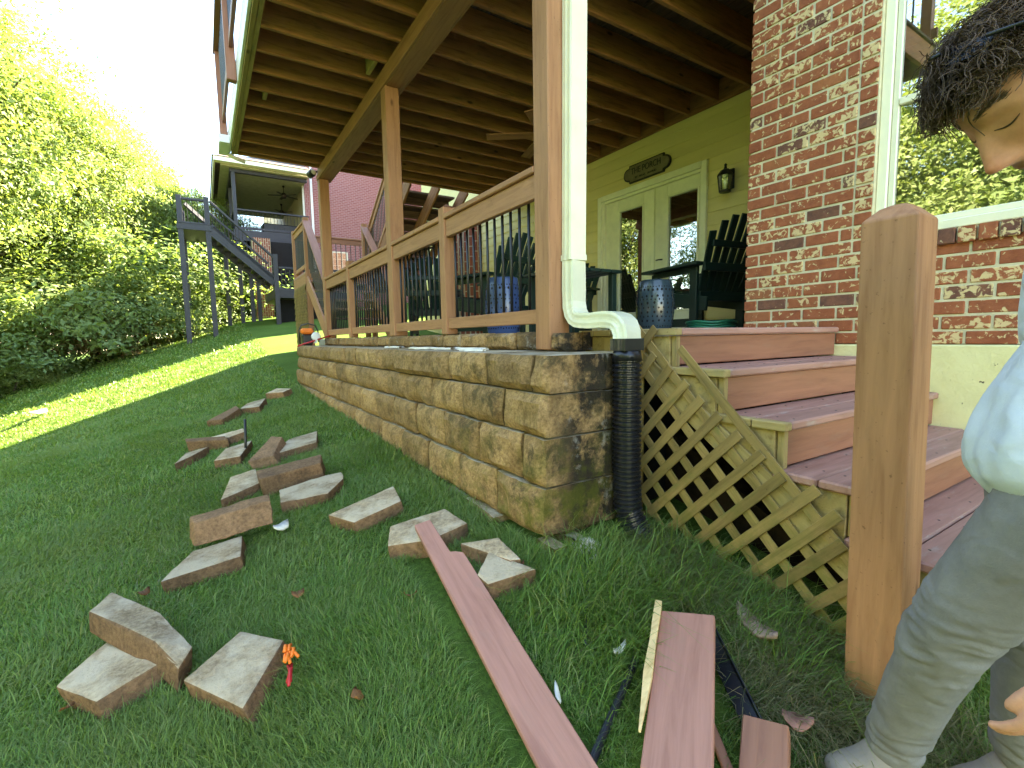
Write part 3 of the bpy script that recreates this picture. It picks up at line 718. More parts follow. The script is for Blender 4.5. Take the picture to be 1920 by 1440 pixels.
for i, (zt, ye) in enumerate(zip(ZT, YE)):
    for xx in (1.95, 2.28, 2.62, 2.96, 3.28):
        for yy in (ye+.035, ye+.10, ye+.175, ye+.24):
            o_ = lathe('screw', [(0.0045, 0), (0.0045, 0.0012), (0.002, 0.0008)], M['black'], T(xx+random.uniform(-.01, .01), yy, zt), st, 6) if yy < (2.05 if i == 0 else YE[i-1]+.02) else None
# saw-tooth side panel
poly = [(2.10, 1.03-TT-.003)]
for zt, ye in zip(ZT, YE):
    poly.append((ye+0.05, zt-TT-.003)); poly.append((ye+0.05, zt-0.19-TT+.004))
poly = poly[:-1] + [(YE[-1]+0.05, 0.10), (0.62, 0.10)] + [(1.45, 0.70), (1.70, 0.86), (2.10, 0.86)]
prism('side_panel', poly, 0, XL-0.012, XL+0.018, M['treated'], st)
prism('side_panel', [(p_[0], p_[1]) for p_ in poly], 0, 3.2, 3.23, M['dark'], st)  # far panel near-black, shade inside the steps put into its colour
for i in range(6):
    a = (1.78-0.24*i, 0.93-.178*i)
board('stringer', (XL-0.022, 1.72, 0.90), (XL-0.022, 0.58, 0.09), 0.016, 0.10, M['treated'], st, (0, -.58, .81))
prism('under_shade_fill', [(1.95, -.5), (1.95, .62), (1.5, .40), (1.0, .12), (.6, -.06), (.6, -.5)], 0, 2.05, 3.36, M['shade_fill'], st)  # added dark mass, keeps the space behind the lattice in shade
bx('under_shade_sheet', XL+0.05, 3.3, 1.7, 1.73, -0.2, 0.95, M['dark'], st, axis=0, c=0)  # near-black sheet, shade under the landing put into its colour
bx('landing_post', XL-0.012, XL+0.07, 1.90, 1.99, -0.1, 0.99, M['treated'], st)
bx('bottom_block', 1.835, 1.98, 0.47, 0.52, 0.02, 0.20, M['paint'], st, axis=0)
bx('bottom_skirt', 1.99, XB-.03, 0.475, 0.50, -0.1, 0.245, M['paint'], st, axis=0)

# lattice skirt
lat = thing('lattice_skirt', 'weathered diagonal wood lattice on the open side of the steps', 'lattice', (1.81, 1.2, 0))
FS = [(1.741,.880,1.566,1.034),(1.731,.745,1.571,.910),(1.704,.613,1.475,.853),(1.700,.474,1.384,.789),(1.700,.332,1.305,.723),(1.700,.190,1.218,.663),(1.660,.085,1.126,.597),(1.557,.018,1.029,.533),(1.429,-.011,.949,.462),(1.330,-.055,.825,.445),(1.140,-.03,.754,.375),(1.05,-.05,.735,.278),(.94,-.09,.70,.150),(.83,-.11,.68,.04)]
for a, b_, c_, d_ in FS:
    board('lattice_slat', (1.802, a, b_-.03), (1.802, c_, d_), 0.042, 0.0075, M['lattice'], lat, (1, 0, 0), c=0.0015)
u = -0.30
def clipz(y, z): return z
for i in range(12):
    s0 = 2.62-i*0.118                      # y+z... slats fall towards the lawn end at 45 degrees:  z - y = const
    cst = -0.497-0.158*i
    # line z = y + cst ; keep inside the skirt
    ya = 1.71; za = ya+cst
    top = lambda y: 0.80*(y-1.60)+1.02 if False else (0.725*(y-1.50)+0.985)
    if za > top(ya): # enters from the sloped top edge
        ya = (0.985-0.725*1.5-cst)/(1-0.725); za = ya+cst; ya = min(ya, 1.75); za = ya+cst
    yb = 0.66; zb = yb+cst
    while zb < g1(1.8, yb)-0.04 and yb < ya: yb += 0.01; zb = yb+cst
    if ya-yb > 0.08: board('lattice_slat', (1.8105, ya, za), (1.8105, yb, zb), 0.042, 0.0075, M['lattice'], lat, (1, 0, 0), c=0.0015)
bx('cleat', 1.8155, 1.835, 1.66, 1.70, 0.05, 0.98, M['lattice'], lat, c=.002)

# newel post with a chamfered top, leaning slightly
nw = thing('newel_post', 'free standing brown wooden post with chamfered top beside the steps', 'post', (1.73, 0.6, -0.2))
V = []
def ring(z, ins, dy=0.0): return [(1.655+ins, 0.535+ins+dy, z), (1.795-ins, 0.535+ins+dy, z), (1.795-ins, 0.675-ins+dy, z), (1.655+ins, 0.675-ins+dy, z)]
V = ring(-0.35, 0.006, -0.022)+ring(-0.35+.001, 0, -0.022)+ring(1.318, 0, 0.0)+ring(1.352, 0.032, 0.0)+ring(1.362, 0.052, 0)
F = [(3, 2, 1, 0)]
for i in range(4):
    for k in range(4): F.append((i*4+k, i*4+(k+1) % 4, i*4+4+(k+1) % 4, i*4+4+k))
F.append((16, 17, 18, 19))
Wn = Matrix(((0, 0, 1, 1.725), (0, 1, 0, 0.605), (-1, 0, 0, 0.5), (0, 0, 0, 1)))
o = mesh_obj('shaft', [Wn.inverted() @ Vector(v) for v in V], F, M['post'], Wn, nw)
bv = o.modifiers.new('b', 'BEVEL'); bv.width = 0.005; bv.segments = 2; bv.limit_method = 'ANGLE'

# ------------------------------------------------------------------ downspout and drain pipe
ds = thing('downspout', 'cream metal downspout with curved elbow on the porch corner post', 'downspout', (1.75, 2.1, 1.0))
def ribbed_sweep(name, path, wx, wy, mat, parent, side, crimp=0.0):
    """rectangular ribbed profile swept along path; side = direction of the wide face"""
    prof = []
    for (a, b_) in ((-1, -1), (1, -1), (1, 1), (-1, 1)): pass
    n = 6
    for i in range(n*2): t = i/(n*2)*2-1; prof.append((t, -1 - (0.05 if i % 3 == 1 else 0)))
    for i in range(n): t = i/n*2-1; prof.append((1, t))
    for i in range(n*2): t = 1-i/(n*2)*2; prof.append((t, 1))
    for i in range(n): t = 1-i/n*2; prof.append((-1 - (0.05 if i % 3 == 1 else 0), t))
    V = []; F = []; m_ = len(prof); pts = [Vector(p) for p in path]
    for i, p in enumerate(pts):
        a = (pts[min(i+1, len(pts)-1)]-pts[max(i-1, 0)]).normalized()
        s = Vector(side); s = (s-a*s.dot(a)).normalized(); q = a.cross(s)
        kx = 1 + (crimp if i % 2 else 0)
        for (u_, v_) in prof: V.append(p + s*u_*wx/2*kx + q*v_*wy/2*kx)
    for i in range(len(pts)-1):
        for k in range(m_): F.append((i*m_+k, i*m_+(k+1) % m_, (i+1)*m_+(k+1) % m_, (i+1)*m_+k))
    F.append(tuple(range(m_-1, -1, -1))); F.append(tuple(range((len(pts)-1)*m_, len(pts)*m_)))
    return mesh_obj(name, V, F, mat, None, parent)
ribbed_sweep('pipe', [(1.775, 2.105, 3.40), (1.765, 2.105, 2.4), (1.755, 2.105, 1.42)], 0.105, 0.078, M['cream'], ds, (1, 0, 0))
ribbed_sweep('collar', [(1.755, 2.105, 1.445), (1.755, 2.105, 1.415)], 0.113, 0.086, M['cream'], ds, (1, 0, 0))
def bez(p0, p1, p2, p3, n):
    out = []
    for i in range(n+1):
        t = i/n; out.append(tuple((1-t)**3*a+3*(1-t)**2*t*b_+3*(1-t)*t*t*c_+t**3*d_ for a, b_, c_, d_ in zip(p0, p1, p2, p3)))
    return out
el = [(1.755, 2.105, 1.414), (1.755, 2.105, 1.26)] + bez((1.755, 2.105, 1.22), (1.752, 2.10, 1.08), (1.74, 2.03, 1.085), (1.73, 1.92, 1.08), 12)[1:] + bez((1.725, 1.88, 1.078), (1.70, 1.68, 1.09), (1.655, 1.60, 1.06), (1.65, 1.60, 0.955), 12)
ribbed_sweep('elbow', el, 0.105, 0.078, M['cream'], ds, (1, 0.15, 0), 0.035)
dp = thing('drain_pipe', 'black corrugated drain pipe running down beside the stone corner', 'drain pipe', (1.65, 1.6, 0))
ribbed_sweep('adapter', [(1.65, 1.60, 0.985), (1.65, 1.60, 0.93)], 0.122, 0.094, M['blackplastic'], dp, (1, 0, 0))
lathe('adapter_cone', [(0.062, 0.0), (0.070, -0.045)], M['blackplastic'], T(1.65, 1.60, 0.929), dp, 20)
path = [(1.65, 1.60, 0.885), (1.652, 1.60, 0.6), (1.655, 1.60, 0.3), (1.66, 1.595, 0.17), (1.675, 1.56, 0.08), (1.70, 1.49, 0.015), (1.73, 1.41, -0.04), (1.75, 1.35, -0.12)]
# resample
def resample(path, step):
    out = [Vector(path[0])]; acc = 0
    P = [Vector(p) for p in path]
    for i in range(len(P)-1):
        d = P[i+1]-P[i]; L = d.length; t = step-acc
        while t <= L: out.append(P[i]+d*(t/L)); t += step
        acc = L-(t-step)
    return out
pp = resample(path, 0.0055); rr = [0.067 if (i % 4) in (0, 1) else 0.057 for i in range(len(pp))]
tube('corrugated_tube', pp, rr, M['blackplastic'], dp, 20, smooth=False)

# ------------------------------------------------------------------ our back stairs (switchback at the far end of the porch)
bs = thing('back_stairs', 'switchback wooden stairs with black balusters beyond the porch end', 'stairs', (2.9, 10, 1.0))
ZL = 2.38
bx('landing_deck', 1.80, 4.25, 10.5, 12.0, ZL-0.035, ZL, M['tread'], bs, axis=0)
for a in ((1.80, 1.84, 10.5, 12.0, 1), (4.21, 4.25, 10.5, 12.0, 1)): bx('landing_rim', a[0], a[1], a[2], a[3], ZL-0.24, ZL-0.036, M['post'], bs, axis=1)
for yy in (10.5, 11.96): bx('landing_rim', 1.842, 4.208, yy, yy+.04, ZL-0.24, ZL-0.036, M['post'], bs, axis=0)
for x_, y_ in ((1.81, 10.48), (1.81, 11.92), (2.97, 10.48), (4.16, 11.92), (3.1, 10.44)):
    bx('post', x_, x_+.10, y_, y_+.10, g1(x_, y_)-.2, ZL+1.06, M['post'], bs)
def rail_run(p, q, parent, mt, bal, h0=0.08, nb=None, rw=0.09):
    """sloped or level guard between two top points p and q"""
    p, q = Vector(p), Vector(q)
    board('hand_rail', p, q, rw, 0.038, mt, parent)
    board('rail_band', p-Vector((0, 0, .075)), q-Vector((0, 0, .075)), 0.038, 0.11, mt, parent)
    board('lower_rail', p-Vector((0, 0, .86)), q-Vector((0, 0, .86)), 0.038, 0.08, mt, parent)
    n = nb or max(2, int((q-p).length/0.11))
    for i in range(n):
        c = p.lerp(q, (i+.5)/n)
        V, F = tube_geo([c-Vector((0, 0, .88)), c-Vector((0, 0, .1))], 0.009, 6, False)
        mesh_obj('baluster', V, F, bal, None, parent)
rail_run((1.86, 10.6, ZL+1.0), (1.86, 11.92, ZL+1.0), bs, M['post'], M['black'])
rail_run((1.92, 11.98, ZL+1.0), (4.16, 11.98, ZL+1.0), bs, M['paint'], M['black'])
# lower flight towards the camera, upper flight back up to the deck
nl = 7
for i in range(1, nl):
    zt = ZL-i*0.193; yy = 10.5-i*0.245
    bx('stair_tread', 1.86, 2.96, yy, yy+0.275, zt-.035, zt, M['tread'], bs, axis=0)
for xx in (1.83, 2.965): board('stair_stringer', (xx, 10.5, ZL-.2), (xx, 8.78, 1.03), 0.035, 0.26, M['post'], bs)
board('hand_rail', (1.86, 10.47, ZL+.98), (1.86, 8.85, 1.03+.98), 0.14, 0.04, M['paint'], bs); board('hand_rail', (3.0, 10.47, ZL+.98), (3.0, 8.85, 1.03+.98), 0.14, 0.04, M['paint'], bs)
for xx in (1.86, 3.0):
    bx('post', xx-.05, xx+.05, 8.78, 8.88, 0.8, 2.08, M['post'], bs)
    for i in range(14):
        t = (i+.5)/14; y_ = 10.45+(8.9-10.45)*t; z_ = ZL+(1.03-ZL)*t
        V, F = tube_geo([(xx, y_, z_+.08), (xx, y_, z_+.95)], 0.009, 6, False); mesh_obj('baluster', V, F, M['black'], None, bs)
ZD = ZJ+JH
for i in range(1, 8):
    zt = ZL+i*(ZD-ZL)/8; yy = 10.5-i*0.28
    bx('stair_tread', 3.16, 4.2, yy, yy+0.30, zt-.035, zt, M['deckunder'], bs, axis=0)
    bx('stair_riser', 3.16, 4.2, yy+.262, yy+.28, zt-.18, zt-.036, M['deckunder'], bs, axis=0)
for xx in (3.13, 3.66, 4.22): board('stair_stringer', (xx, 10.55, ZL-.12), (xx, 8.1, ZD-.14), 0.038, 0.26, M['joist'], bs)
rail_run((3.13, 10.45, ZL+1.0), (3.13, 8.2, ZD+.97), bs, M['post'], M['black'])
# lattice below the landing
yy = 10.52
while yy < 11.9:
    for s in (-1, 1):
        h = 1.25; a = (1.795+.006*s, yy, 0.95 if s > 0 else 2.10); b_ = (1.795+.006*s, yy+h*.0+0.0, 0)
    yy += .13
for k in range(-9, 12):
    for s in (-1, 1):
        # clip a 45 degree line to the rectangle y 10.5..11.95, z 0.75..2.14
        pts = []
        y0_, y1_, z0_, z1_ = 10.5, 11.95, 0.72, 2.13
        c0 = 11.2+k*.13
        for y_ in (y0_, y1_):
            z_ = 1.43+s*(y_-c0)
            if z0_ <= z_ <= z1_: pts.append((y_, z_))
        for z_ in (z0_, z1_):
            y_ = c0+s*(z_-1.43)
            if y0_ < y_ < y1_: pts.append((y_, z_))
        if len(pts) >= 2 and (abs(pts[0][0]-pts[1][0]) > .05):
            board('lattice_slat', (1.792+.006*s, *pts[0]), (1.792+.006*s, *pts[1]), 0.038, 0.007, M['lattice'], bs, (1, 0, 0), c=0)

# ------------------------------------------------------------------ neighbour's house and deck
nh = thing('neighbor_house', 'far red brick house with white corner trim beyond the deck', 'house', (9, 24, 1.5))
YN = 24.0
mesh_obj('brick_wall', [(4.25, YN, 0.5), (20, YN, 0.5), (20, YN, 10.2), (4.25, YN, 10.2)], [(0, 1, 2, 3)], M['skylit_brick'], None, nh)
mesh_obj('side_wall', [(4.25, YN, 0.5), (4.25, 40, 0.5), (4.25, 40, 10.2), (4.25, YN, 10.2)], [(0, 3, 2, 1)], M['brickwall_x'], None, nh)
bx('corner_trim', 4.17, 4.245, YN-.06, YN+.05, 1, 10.2, M['white'], nh, axis=2)
bx('corner_brick', 4.246, 4.48, YN-.12, YN-.002, 1, 10.2, M['skylit_brick'], nh, axis=2, c=0)
bx('downspout', 4.5, 4.6, YN-.10, YN-.02, 1, 10.2, M['white'], nh, axis=2)
nwn = bx('window', 5.30, 6.05, YN-.04, YN-.002, 4.15, 5.15, M['winframe'], nh, axis=0)
for i in range(3):
    for j in range(3): bx('pane', 5.36+i*.215, 5.36+i*.215+.2, YN-.046, YN-.041, 4.21+j*.30, 4.21+j*.30+.285, M['doorglass'], nwn, axis=0, c=0)
mesh_obj('roof', [(3.6, YN-.6, 10.1), (20.6, YN-.6, 10.1), (20.6, 40.6, 10.1), (3.6, 40.6, 10.1), (12, 28, 15), (12, 36, 15)], [(0, 1, 4), (1, 2, 5, 4), (2, 3, 5), (3, 0, 4, 5), (3, 2, 1, 0)], M['roof'], None, nh)

bx('shadow_wing_link', 11, 20, 21.01, YN-.13, .5, 6.0, M['brickwall_y'], nh, axis=0, c=0)  # unseen low block joining the added shadow wing to the house
bx('shadow_wing_wall', 9.5, 20, 17.7, 21.0, .5, 12.0, M['brickwall_y'], nh, axis=0, c=0)  # unseen wing, added and sized to cast the far shadow band on the lawn
mesh_obj('shadow_wing_roof', [(9.2, 17.4, 12.01), (20.5, 17.4, 12.01), (20.5, 21.3, 12.01), (9.2, 21.3, 12.01), (14.5, 19.3, 13.5)], [(0, 1, 4), (1, 2, 4), (2, 3, 4), (3, 0, 4), (3, 2, 1, 0)], M['roof'], None, nh)  # top of the added shadow-casting wing
nd = thing('neighbor_deck', 'dark grey raised deck with roofed porch and stairs on tall posts', 'deck', (2, 20, 1.5))
G = M['graywood']
def npost(x, y, z1, wd=.14, name='post'): bx(name, x, x+wd, y, y+wd, g1(x, y)-.3, z1, G, nd, axis=2)
YF = 18.0
# stair landing on tall posts
for x, y, zt in ((-.45, YF, 5.45), (.26, YF, 5.47), (-.42, 19.9, 5.40), (.30, 19.9, 4.40)): npost(x, y, zt)
for x, y in ((.78, 20.3), (1.2, 20.3), (1.55, 20.4), (.42, 22.2), (1.78, 20.4)): npost(x, y, 4.3 if x < 1 else 3.9-(x-1)*.5, .13)
bx('landing', -.48, .42, YF-.02, 20.05, 4.44, 4.62, G, nd, axis=1)
for i in range(8): bx('floor_board', -.47+.11*i, -.47+.11*i+.10, YF-.03, 20.05, 4.621, 4.65, G, nd, axis=1, c=0)
def nrail(p, q, nb=None):
    p, q = Vector(p), Vector(q)
    board('hand_rail', p, q, .12, .06, G, nd); board('lower_rail', p-Vector((0, 0, .72)), q-Vector((0, 0, .72)), .05, .09, G, nd)
    n = nb or int((q-p).length/.13)
    for i in range(n):
        c = p.lerp(q, (i+.5)/n); V, F = tube_geo([c-Vector((0, 0, .72)), c], .010, 5, False); mesh_obj('baluster', V, F, M['black'], None, nd)
nrail((-.38, YF+.07, 5.36), (.30, YF+.07, 5.36)); nrail((-.38, YF+.12, 5.36), (-.38, 19.9, 5.36))
# flight down to the low deck
A0, A1 = Vector((.40, YF+.03, 4.5)), Vector((2.14, YF+.03, 2.96))
board('stair_stringer', A0, A1, .05, .30, G, nd); board('stair_stringer', A0+Vector((0, 1.6, 0)), A1+Vector((0, 1.6, 0)), .05, .30, G, nd)
for i in range(9):
    c = A0.lerp(A1, (i+.5)/9); bx('stair_tread', c.x-.12, c.x+.14, YF+.06, YF+1.62, c.z+.02, c.z+.055, G, nd, axis=1, c=0)
nrail((.42, YF+.03, 5.35), (2.12, YF+.03, 3.78)); nrail((.42, YF+1.6, 5.35), (2.12, YF+1.6, 3.78))
bx('post', 2.10, 2.24, YF-.04, YF+.10, g1(2.1, YF)-.2, 3.88, G, nd, axis=2); bx('post', 2.30, 2.42, YF+1.5, YF+1.62, 1.5, 3.8, G, nd, axis=2)
bx('low_deck', 2.1, 4.6, YF+.0, YF+3, 2.45, 2.75, G, nd, axis=0)
nrail((2.26, YF+.05, 3.45), (4.4, YF+.05, 3.45))
# flight up from the landing to the main deck
B0, B1 = Vector((-.30, 19.0, 5.3)), Vector((.9, 22.9, 6.3))
board('hand_rail', Vector((-.25, YF+.5, 5.32)), Vector((.32, YF+.9, 4.85)), .08, .10, G, nd)
# main deck and its porch roof
bx('deck_frame', 1.3, 4.24, 22.9, 31, 5.12, 5.55, G, nd, axis=0)
nrail((1.45, 22.97, 6.36), (4.2, 22.97, 6.36))
nrail((1.40, 23.0, 6.36), (1.40, 31.0, 6.36))
for y in (22.9, 25.3, 27.8, 30.6): bx('post', 1.34, 1.48, y, y+.14, 5.5, 7.95, G, nd, axis=2)
for y in (22.95, 26, 30): npost(1.36, y, 5.12)
M['soffit'] = plain('porch_ceiling', (0.42, 0.40, 0.28), 0.7, 0.2, bmp=0)
bx('ceiling', 1.0, 4.24, 22.7, 31, 7.95, 8.0, M['soffit'], nd, axis=1)
bx('beam', 1.3, 4.2, 22.88, 23.05, 7.80, 7.945, G, nd, axis=0); bx('beam', 1.3, 1.5, 23.06, 31, 7.80, 7.945, G, nd, axis=1)
bx('fascia', .75, 4.22, 22.35, 22.42, 8.0, 8.16, M['cream'], nd, axis=0); bx('fascia', .75, .82, 22.43, 31.3, 8.0, 8.16, M['cream'], nd, axis=1)
bx('soffit', .82, 4.22, 22.43, 22.7, 8.005, 8.03, M['cream'], nd, axis=0)
mesh_obj('roof', [(.7, 22.3, 8.17), (4.24, 22.3, 8.17), (4.24, 25.8, 9.6), (4.24, 31.4, 9.6), (.7, 31.4, 8.17)], [(0, 1, 2), (0, 2, 3, 4)], M['roof'], None, nd)
def nfan(x, y):
    f = lathe('ceiling_fan', [(0.03, 0.55), (0.06, .5), (.015, .45), (.015, .25), (.10, .2), (.13, .1), (.08, 0.0)], M['bronze'], T(x, y, 7.38), nd, 12)
    for k in range(5):
        a = k*R(72)+.4
        board('fan_blade', (x+.12*math.cos(a), y+.12*math.sin(a), 7.5), (x+.65*math.cos(a), y+.65*math.sin(a), 7.48), .13, .012, M['bronze'], f)
nfan(3.45, 24.3); nfan(3.75, 27.5)
bx('brick_pier', 1.85, 2.5, 21.9, 22.4, 1.4, 5.1, M['brickwall_y'], nd, axis=2, c=0)
bx('sofa', 2.5, 4.1, 24.2, 24.9, 5.56, 6.2, M['black'], nd, axis=0, c=.05)
bx('undercroft_shade_sheet', 2.5, 4.24, 22.6, 22.7, 1.2, 5.11, M['dark'], nd, axis=0, c=0)  # near-black sheet painting the shade below the main deck
bx('undercroft_shade_sheet', 2.3, 4.6, YF+.5, YF+.55, 1.2, 2.44, M['dark'], nd, axis=0, c=0)  # same for the shade below the low deck

# ------------------------------------------------------------------ things on the porch
def adirondack(loc, rz, label, cushion=False):
    """local +x is the way the chair faces"""
    t = thing('adirondack_chair', label, 'chair', loc, rz, 'green porch chairs')
    W0 = WM[t.name]
    def b(name, p, q, wd, th, up=(0, 0, 1)):
        P, Q = W0 @ Vector(p), W0 @ Vector(q); U = W0.to_3x3() @ Vector(up)
        return board(name, P, Q, wd, th, M['greenpaint'], t, U, c=.004)
    for s in (-1, 1):
        b('leg', (.33, s*.31, 0), (.33, s*.31, .60), .10, .035, (0, 1, 0))
        b('leg', (-.20, s*.31, 0), (-.20, s*.31, .60), .09, .035, (0, 1, 0))
        b('arm', (.45, s*.345, .625), (-.32, s*.345, .635), .135, .028)
        b('arm_support', (.36, s*.31, .585), (-.25, s*.31, .59), .03, .055)
        b('side_rail', (.33, s*.285, .36), (-.34, s*.285, .26), .03, .13)
        b('stretcher', (.30, s*.31, .09), (-.18, s*.31, .09), .03, .08)
    for i in range(6): b('seat_slat', (.34-i*.105, -.29, .435-i*.016), (.34-i*.105, .29, .435-i*.016), .09, .022)
    hs = [.74, .84, .90, .92, .90, .84, .74]
    for i, h in enumerate(hs):
        y = (i-3)*.088; fan = (i-3)*.022
        b('back_slat', (-.20, y*.92, .30), (-.20-h*.32, y+fan, .22+h*.92), .078, .02, (1, 0, .3))
    b('back_batten', (-.345, -.34, .60), (-.345, .34, .60), .03, .075, (0, 0, 1)); b('back_batten', (-.415, -.31, .80), (-.415, .31, .80), .022, .06, (0, 0, 1)); b('back_batten', (-.24, -.29, .34), (-.24, .29, .34), .03, .09)
    return t
adirondack((4.30, 3.14, 1.021), R(82), 'dark green slatted chair beside the brick wall and french doors')
adirondack((4.35, 5.45, 1.021), R(200), 'dark green slatted chair left of the french doors, behind downspout')
adirondack((2.75, 4.75, 1.021), R(110), 'dark green slatted chair behind the near railing panel')
adirondack((2.85, 6.55, 1.021), R(60), 'dark green slatted chair behind the railing beside the middle post')
tb = thing('side_table', 'low dark green slatted table behind the near railing', 'table', (2.6, 3.15, 1.021))
for x_, y_ in ((-.25, -.25), (.22, -.25), (-.25, .22), (.22, .22)): bx('leg', 2.6+x_, 2.6+x_+.05, 3.15+y_, 3.15+y_+.05, 1.021, 1.50, M['greenpaint'], tb)
for i in range(5): bx('top_slat', 2.32+i*.115, 2.32+i*.115+.105, 2.86, 3.46, 1.501, 1.525, M['greenpaint'], tb, axis=1)
def stool(name, loc, mat, label, h=.45, r=.165):
    t = thing(name, label, 'stool', loc, 0, 'ceramic garden stools')
    prof = [(r*.80, 0), (r*.84, .01), (r*.93, h*.18), (r*1.0, h*.42), (r*1.0, h*.58), (r*.94, h*.80), (r*.84, h-.012), (r*.80, h)]
    body = lathe('body', prof, mat, T(*loc), t, 40)
    # pierced pattern: rows of small dark holes and bosses
    def rr(z):
        for (r0, z0), (r1, z1) in zip(prof, prof[1:]):
            if z0 <= z <= z1: return r0+(r1-r0)*(z-z0)/(z1-z0)
        return r
    V = []; F = []
    rs = random.Random(3)
    for row, (z, n, s) in enumerate([(h*.86, 40, .006), (h*.80, 26, .010), (h*.68, 22, .009), (h*.62, 30, .006), (h*.55, 18, .010), (h*.47, 24, .007), (h*.38, 18, .010), (h*.30, 26, .007), (h*.22, 20, .009), (h*.12, 40, .006)]):
        for k in range(n):
            a = 2*math.pi*(k+.5*(row % 2))/n; q = rr(z)+.0008
            c = Vector((q*math.cos(a), q*math.sin(a), z+rs.uniform(-.004, .004))); tg = Vector((-math.sin(a), math.cos(a), 0)); i0 = len(V)
            for d in range(6): V.append(c+tg*s*math.cos(d*math.pi/3)+Vector((0, 0, 1.25*s*math.sin(d*math.pi/3))))
            F.append(tuple(range(i0, i0+6)))
    o = mesh_obj('pierced_pattern', V, F, M['dark'], T(*loc), t); o['kind'] = 'stuff'
    return t
stool('garden_stool', (3.36, 2.93, 1.021), M['teal'], 'dark teal pierced ceramic stool at the top of the steps')
stool('garden_stool', (2.27, 3.70, 1.021), M['blueglaze'], 'blue pierced ceramic stool behind the near railing', h=.50)
hs = thing('garden_hose', 'coiled green garden hose on the landing beside the brick corner', 'hose', (3.55, 2.42, 1.03))
for k in range(4):
    n = 28; r_ = .20+.012*(k % 2)
    tube('coil', [(3.62+r_*math.cos(2*math.pi*i/n), 2.55+r_*.9*math.sin(2*math.pi*i/n), 1.034+.022*k+.006*math.sin(i)) for i in range(n+1)], .010, M['hose'], hs, 6)
# sign over the doors
sg = thing('porch_sign', 'dark carved oval porch sign hung above the french doors', 'sign', (XS, 4.63, 3.2))
M['sign'] = plain('sign_brown', (0.21, 0.17, 0.095), 0.5, 0.4, var=0.2, bmp=.2); M['signedge'] = plain('sign_edge', (0.015, 0.011, 0.008), .45, .4)
def plaque(w_, h_, x0, x1, mt, nm):
    pts = []
    hw, hh = w_/2, h_/2
    def arc(cx, cz, r_, a0, a1, n=8): return [(cx+r_*math.cos(a0+(a1-a0)*i/n), cz+r_*math.sin(a0+(a1-a0)*i/n)) for i in range(n+1)]
    b = hw-.105
    pts += [(b, -hh), (b+.005, -hh+.03), (b+.03, -hh+.035)] + [(b+.03+.075*math.cos(a), (hh-.035)*math.sin(a)) for a in [R(-75+150*i/10) for i in range(11)]] + [(b+.03, hh-.035), (b+.005, hh-.03), (b, hh)]
    L = [(-p, q) for p, q in reversed(pts)]
    pts += L
    return prism(nm, [(4.63+p, 3.20+q) for p, q in pts], 0, x0, x1, mt, sg)
plaque(.80, .235, XS-.028, XS-.002, M['signedge'], 'sign_edge'); plaque(.765, .205, XS-.034, XS-.0285, M['sign'], 'sign_face')
def text(s, size, y, z, x, mt, parent, name='lettering', ext=.002, face='X', sx=1.0):
    cu = bpy.data.curves.new('txt', 'FONT'); cu.body = s; cu.size = size; cu.extrude = ext; cu.align_x = 'CENTER'; cu.align_y = 'CENTER'
    o = bpy.data.objects.new('txt', cu); COL.objects.link(o)
    me = bpy.data.meshes.new_from_object(o.evaluated_get(bpy.context.evaluated_depsgraph_get())); bpy.data.objects.remove(o)
    me.materials.clear(); me.materials.append(mt)
    W = Matrix(((0, 0, -1, x), (-sx, 0, 0, y), (0, 1, 0, z), (0, 0, 0, 1)))
    return link(bpy.data.objects.new(name, me), W, parent)
text('THE PORCH', .115, 4.63, 3.225, XS-.0365, M['black'], sg, sx=.82)
text('SIT   RELAX   UNWIND', .036, 4.63, 3.135, XS-.0365, M['black'], sg)
def lantern(y, label):
    t = thing('wall_lantern', label, 'lantern', (XS, y, 2.7), 0, 'lanterns beside the doors')
    x = XS-.11; z0 = 2.585
    bx('back_plate', XS-.03, XS-.004, y-.05, y+.05, 2.62, 2.84, M['black'], t, c=.01)
    tube('arm', [(XS-.02, y, 2.80), (XS-.06, y, 2.83), (x, y, 2.82)], .011, M['black'], t, 6)
    lathe('hood', [(.088, .165), (.080, .185), (.05, .225), (.02, .24), (.012, .275), (.018, .285), (.006, .30)], M['black'], T(x, y, z0), t, 8, False)
    lathe('base_ring', [(.060, -.012), (.066, -.006), (.066, .008), (.055, .01)], M['black'], T(x, y, z0), t, 8, False)
    for k in range(6):
        a = k*R(60); tube('bar', [(x+.06*math.cos(a), y+.06*math.sin(a), z0), (x+.08*math.cos(a), y+.08*math.sin(a), z0+.17)], .004, M['black'], t, 5)
    V = []; F = []
    for k in range(6):
        a = k*R(60); V += [(x+.058*math.cos(a), y+.058*math.sin(a), z0+.008), (x+.078*math.cos(a), y+.078*math.sin(a), z0+.166)]
    for k in range(6): F.append((2*k, 2*((k+1) % 6), 2*((k+1) % 6)+1, 2*k+1))
    mesh_obj('glass_panes', V, F, M['lampglass'], None, t)
    lathe('bulb', [(.012, 0), (.014, .05), (.018, .08), (.004, .12)], M['white'], T(x, y, z0+.02), t, 8)
M['lampglass'] = glass('lantern_glass', alpha=.06)
lantern(3.40, 'black wall lantern between the doors and the brick wall'); lantern(5.97, 'black wall lantern left of the doors, half behind the downspout')
fn = thing('ceiling_fan', 'brown ceiling fan hanging below the deck joists behind the corner post', 'fan', (3.45, 4.62, 3.6))
lathe('motor', [(.06, .42), (.05, .38), (.013, .36), (.013, .22), (.09, .19), (.11, .12), (.10, .06), (.05, .03), (.05, -.03), (.02, -.05)], M['bronze'], T(3.45, 4.62, 3.2), fn, 20)
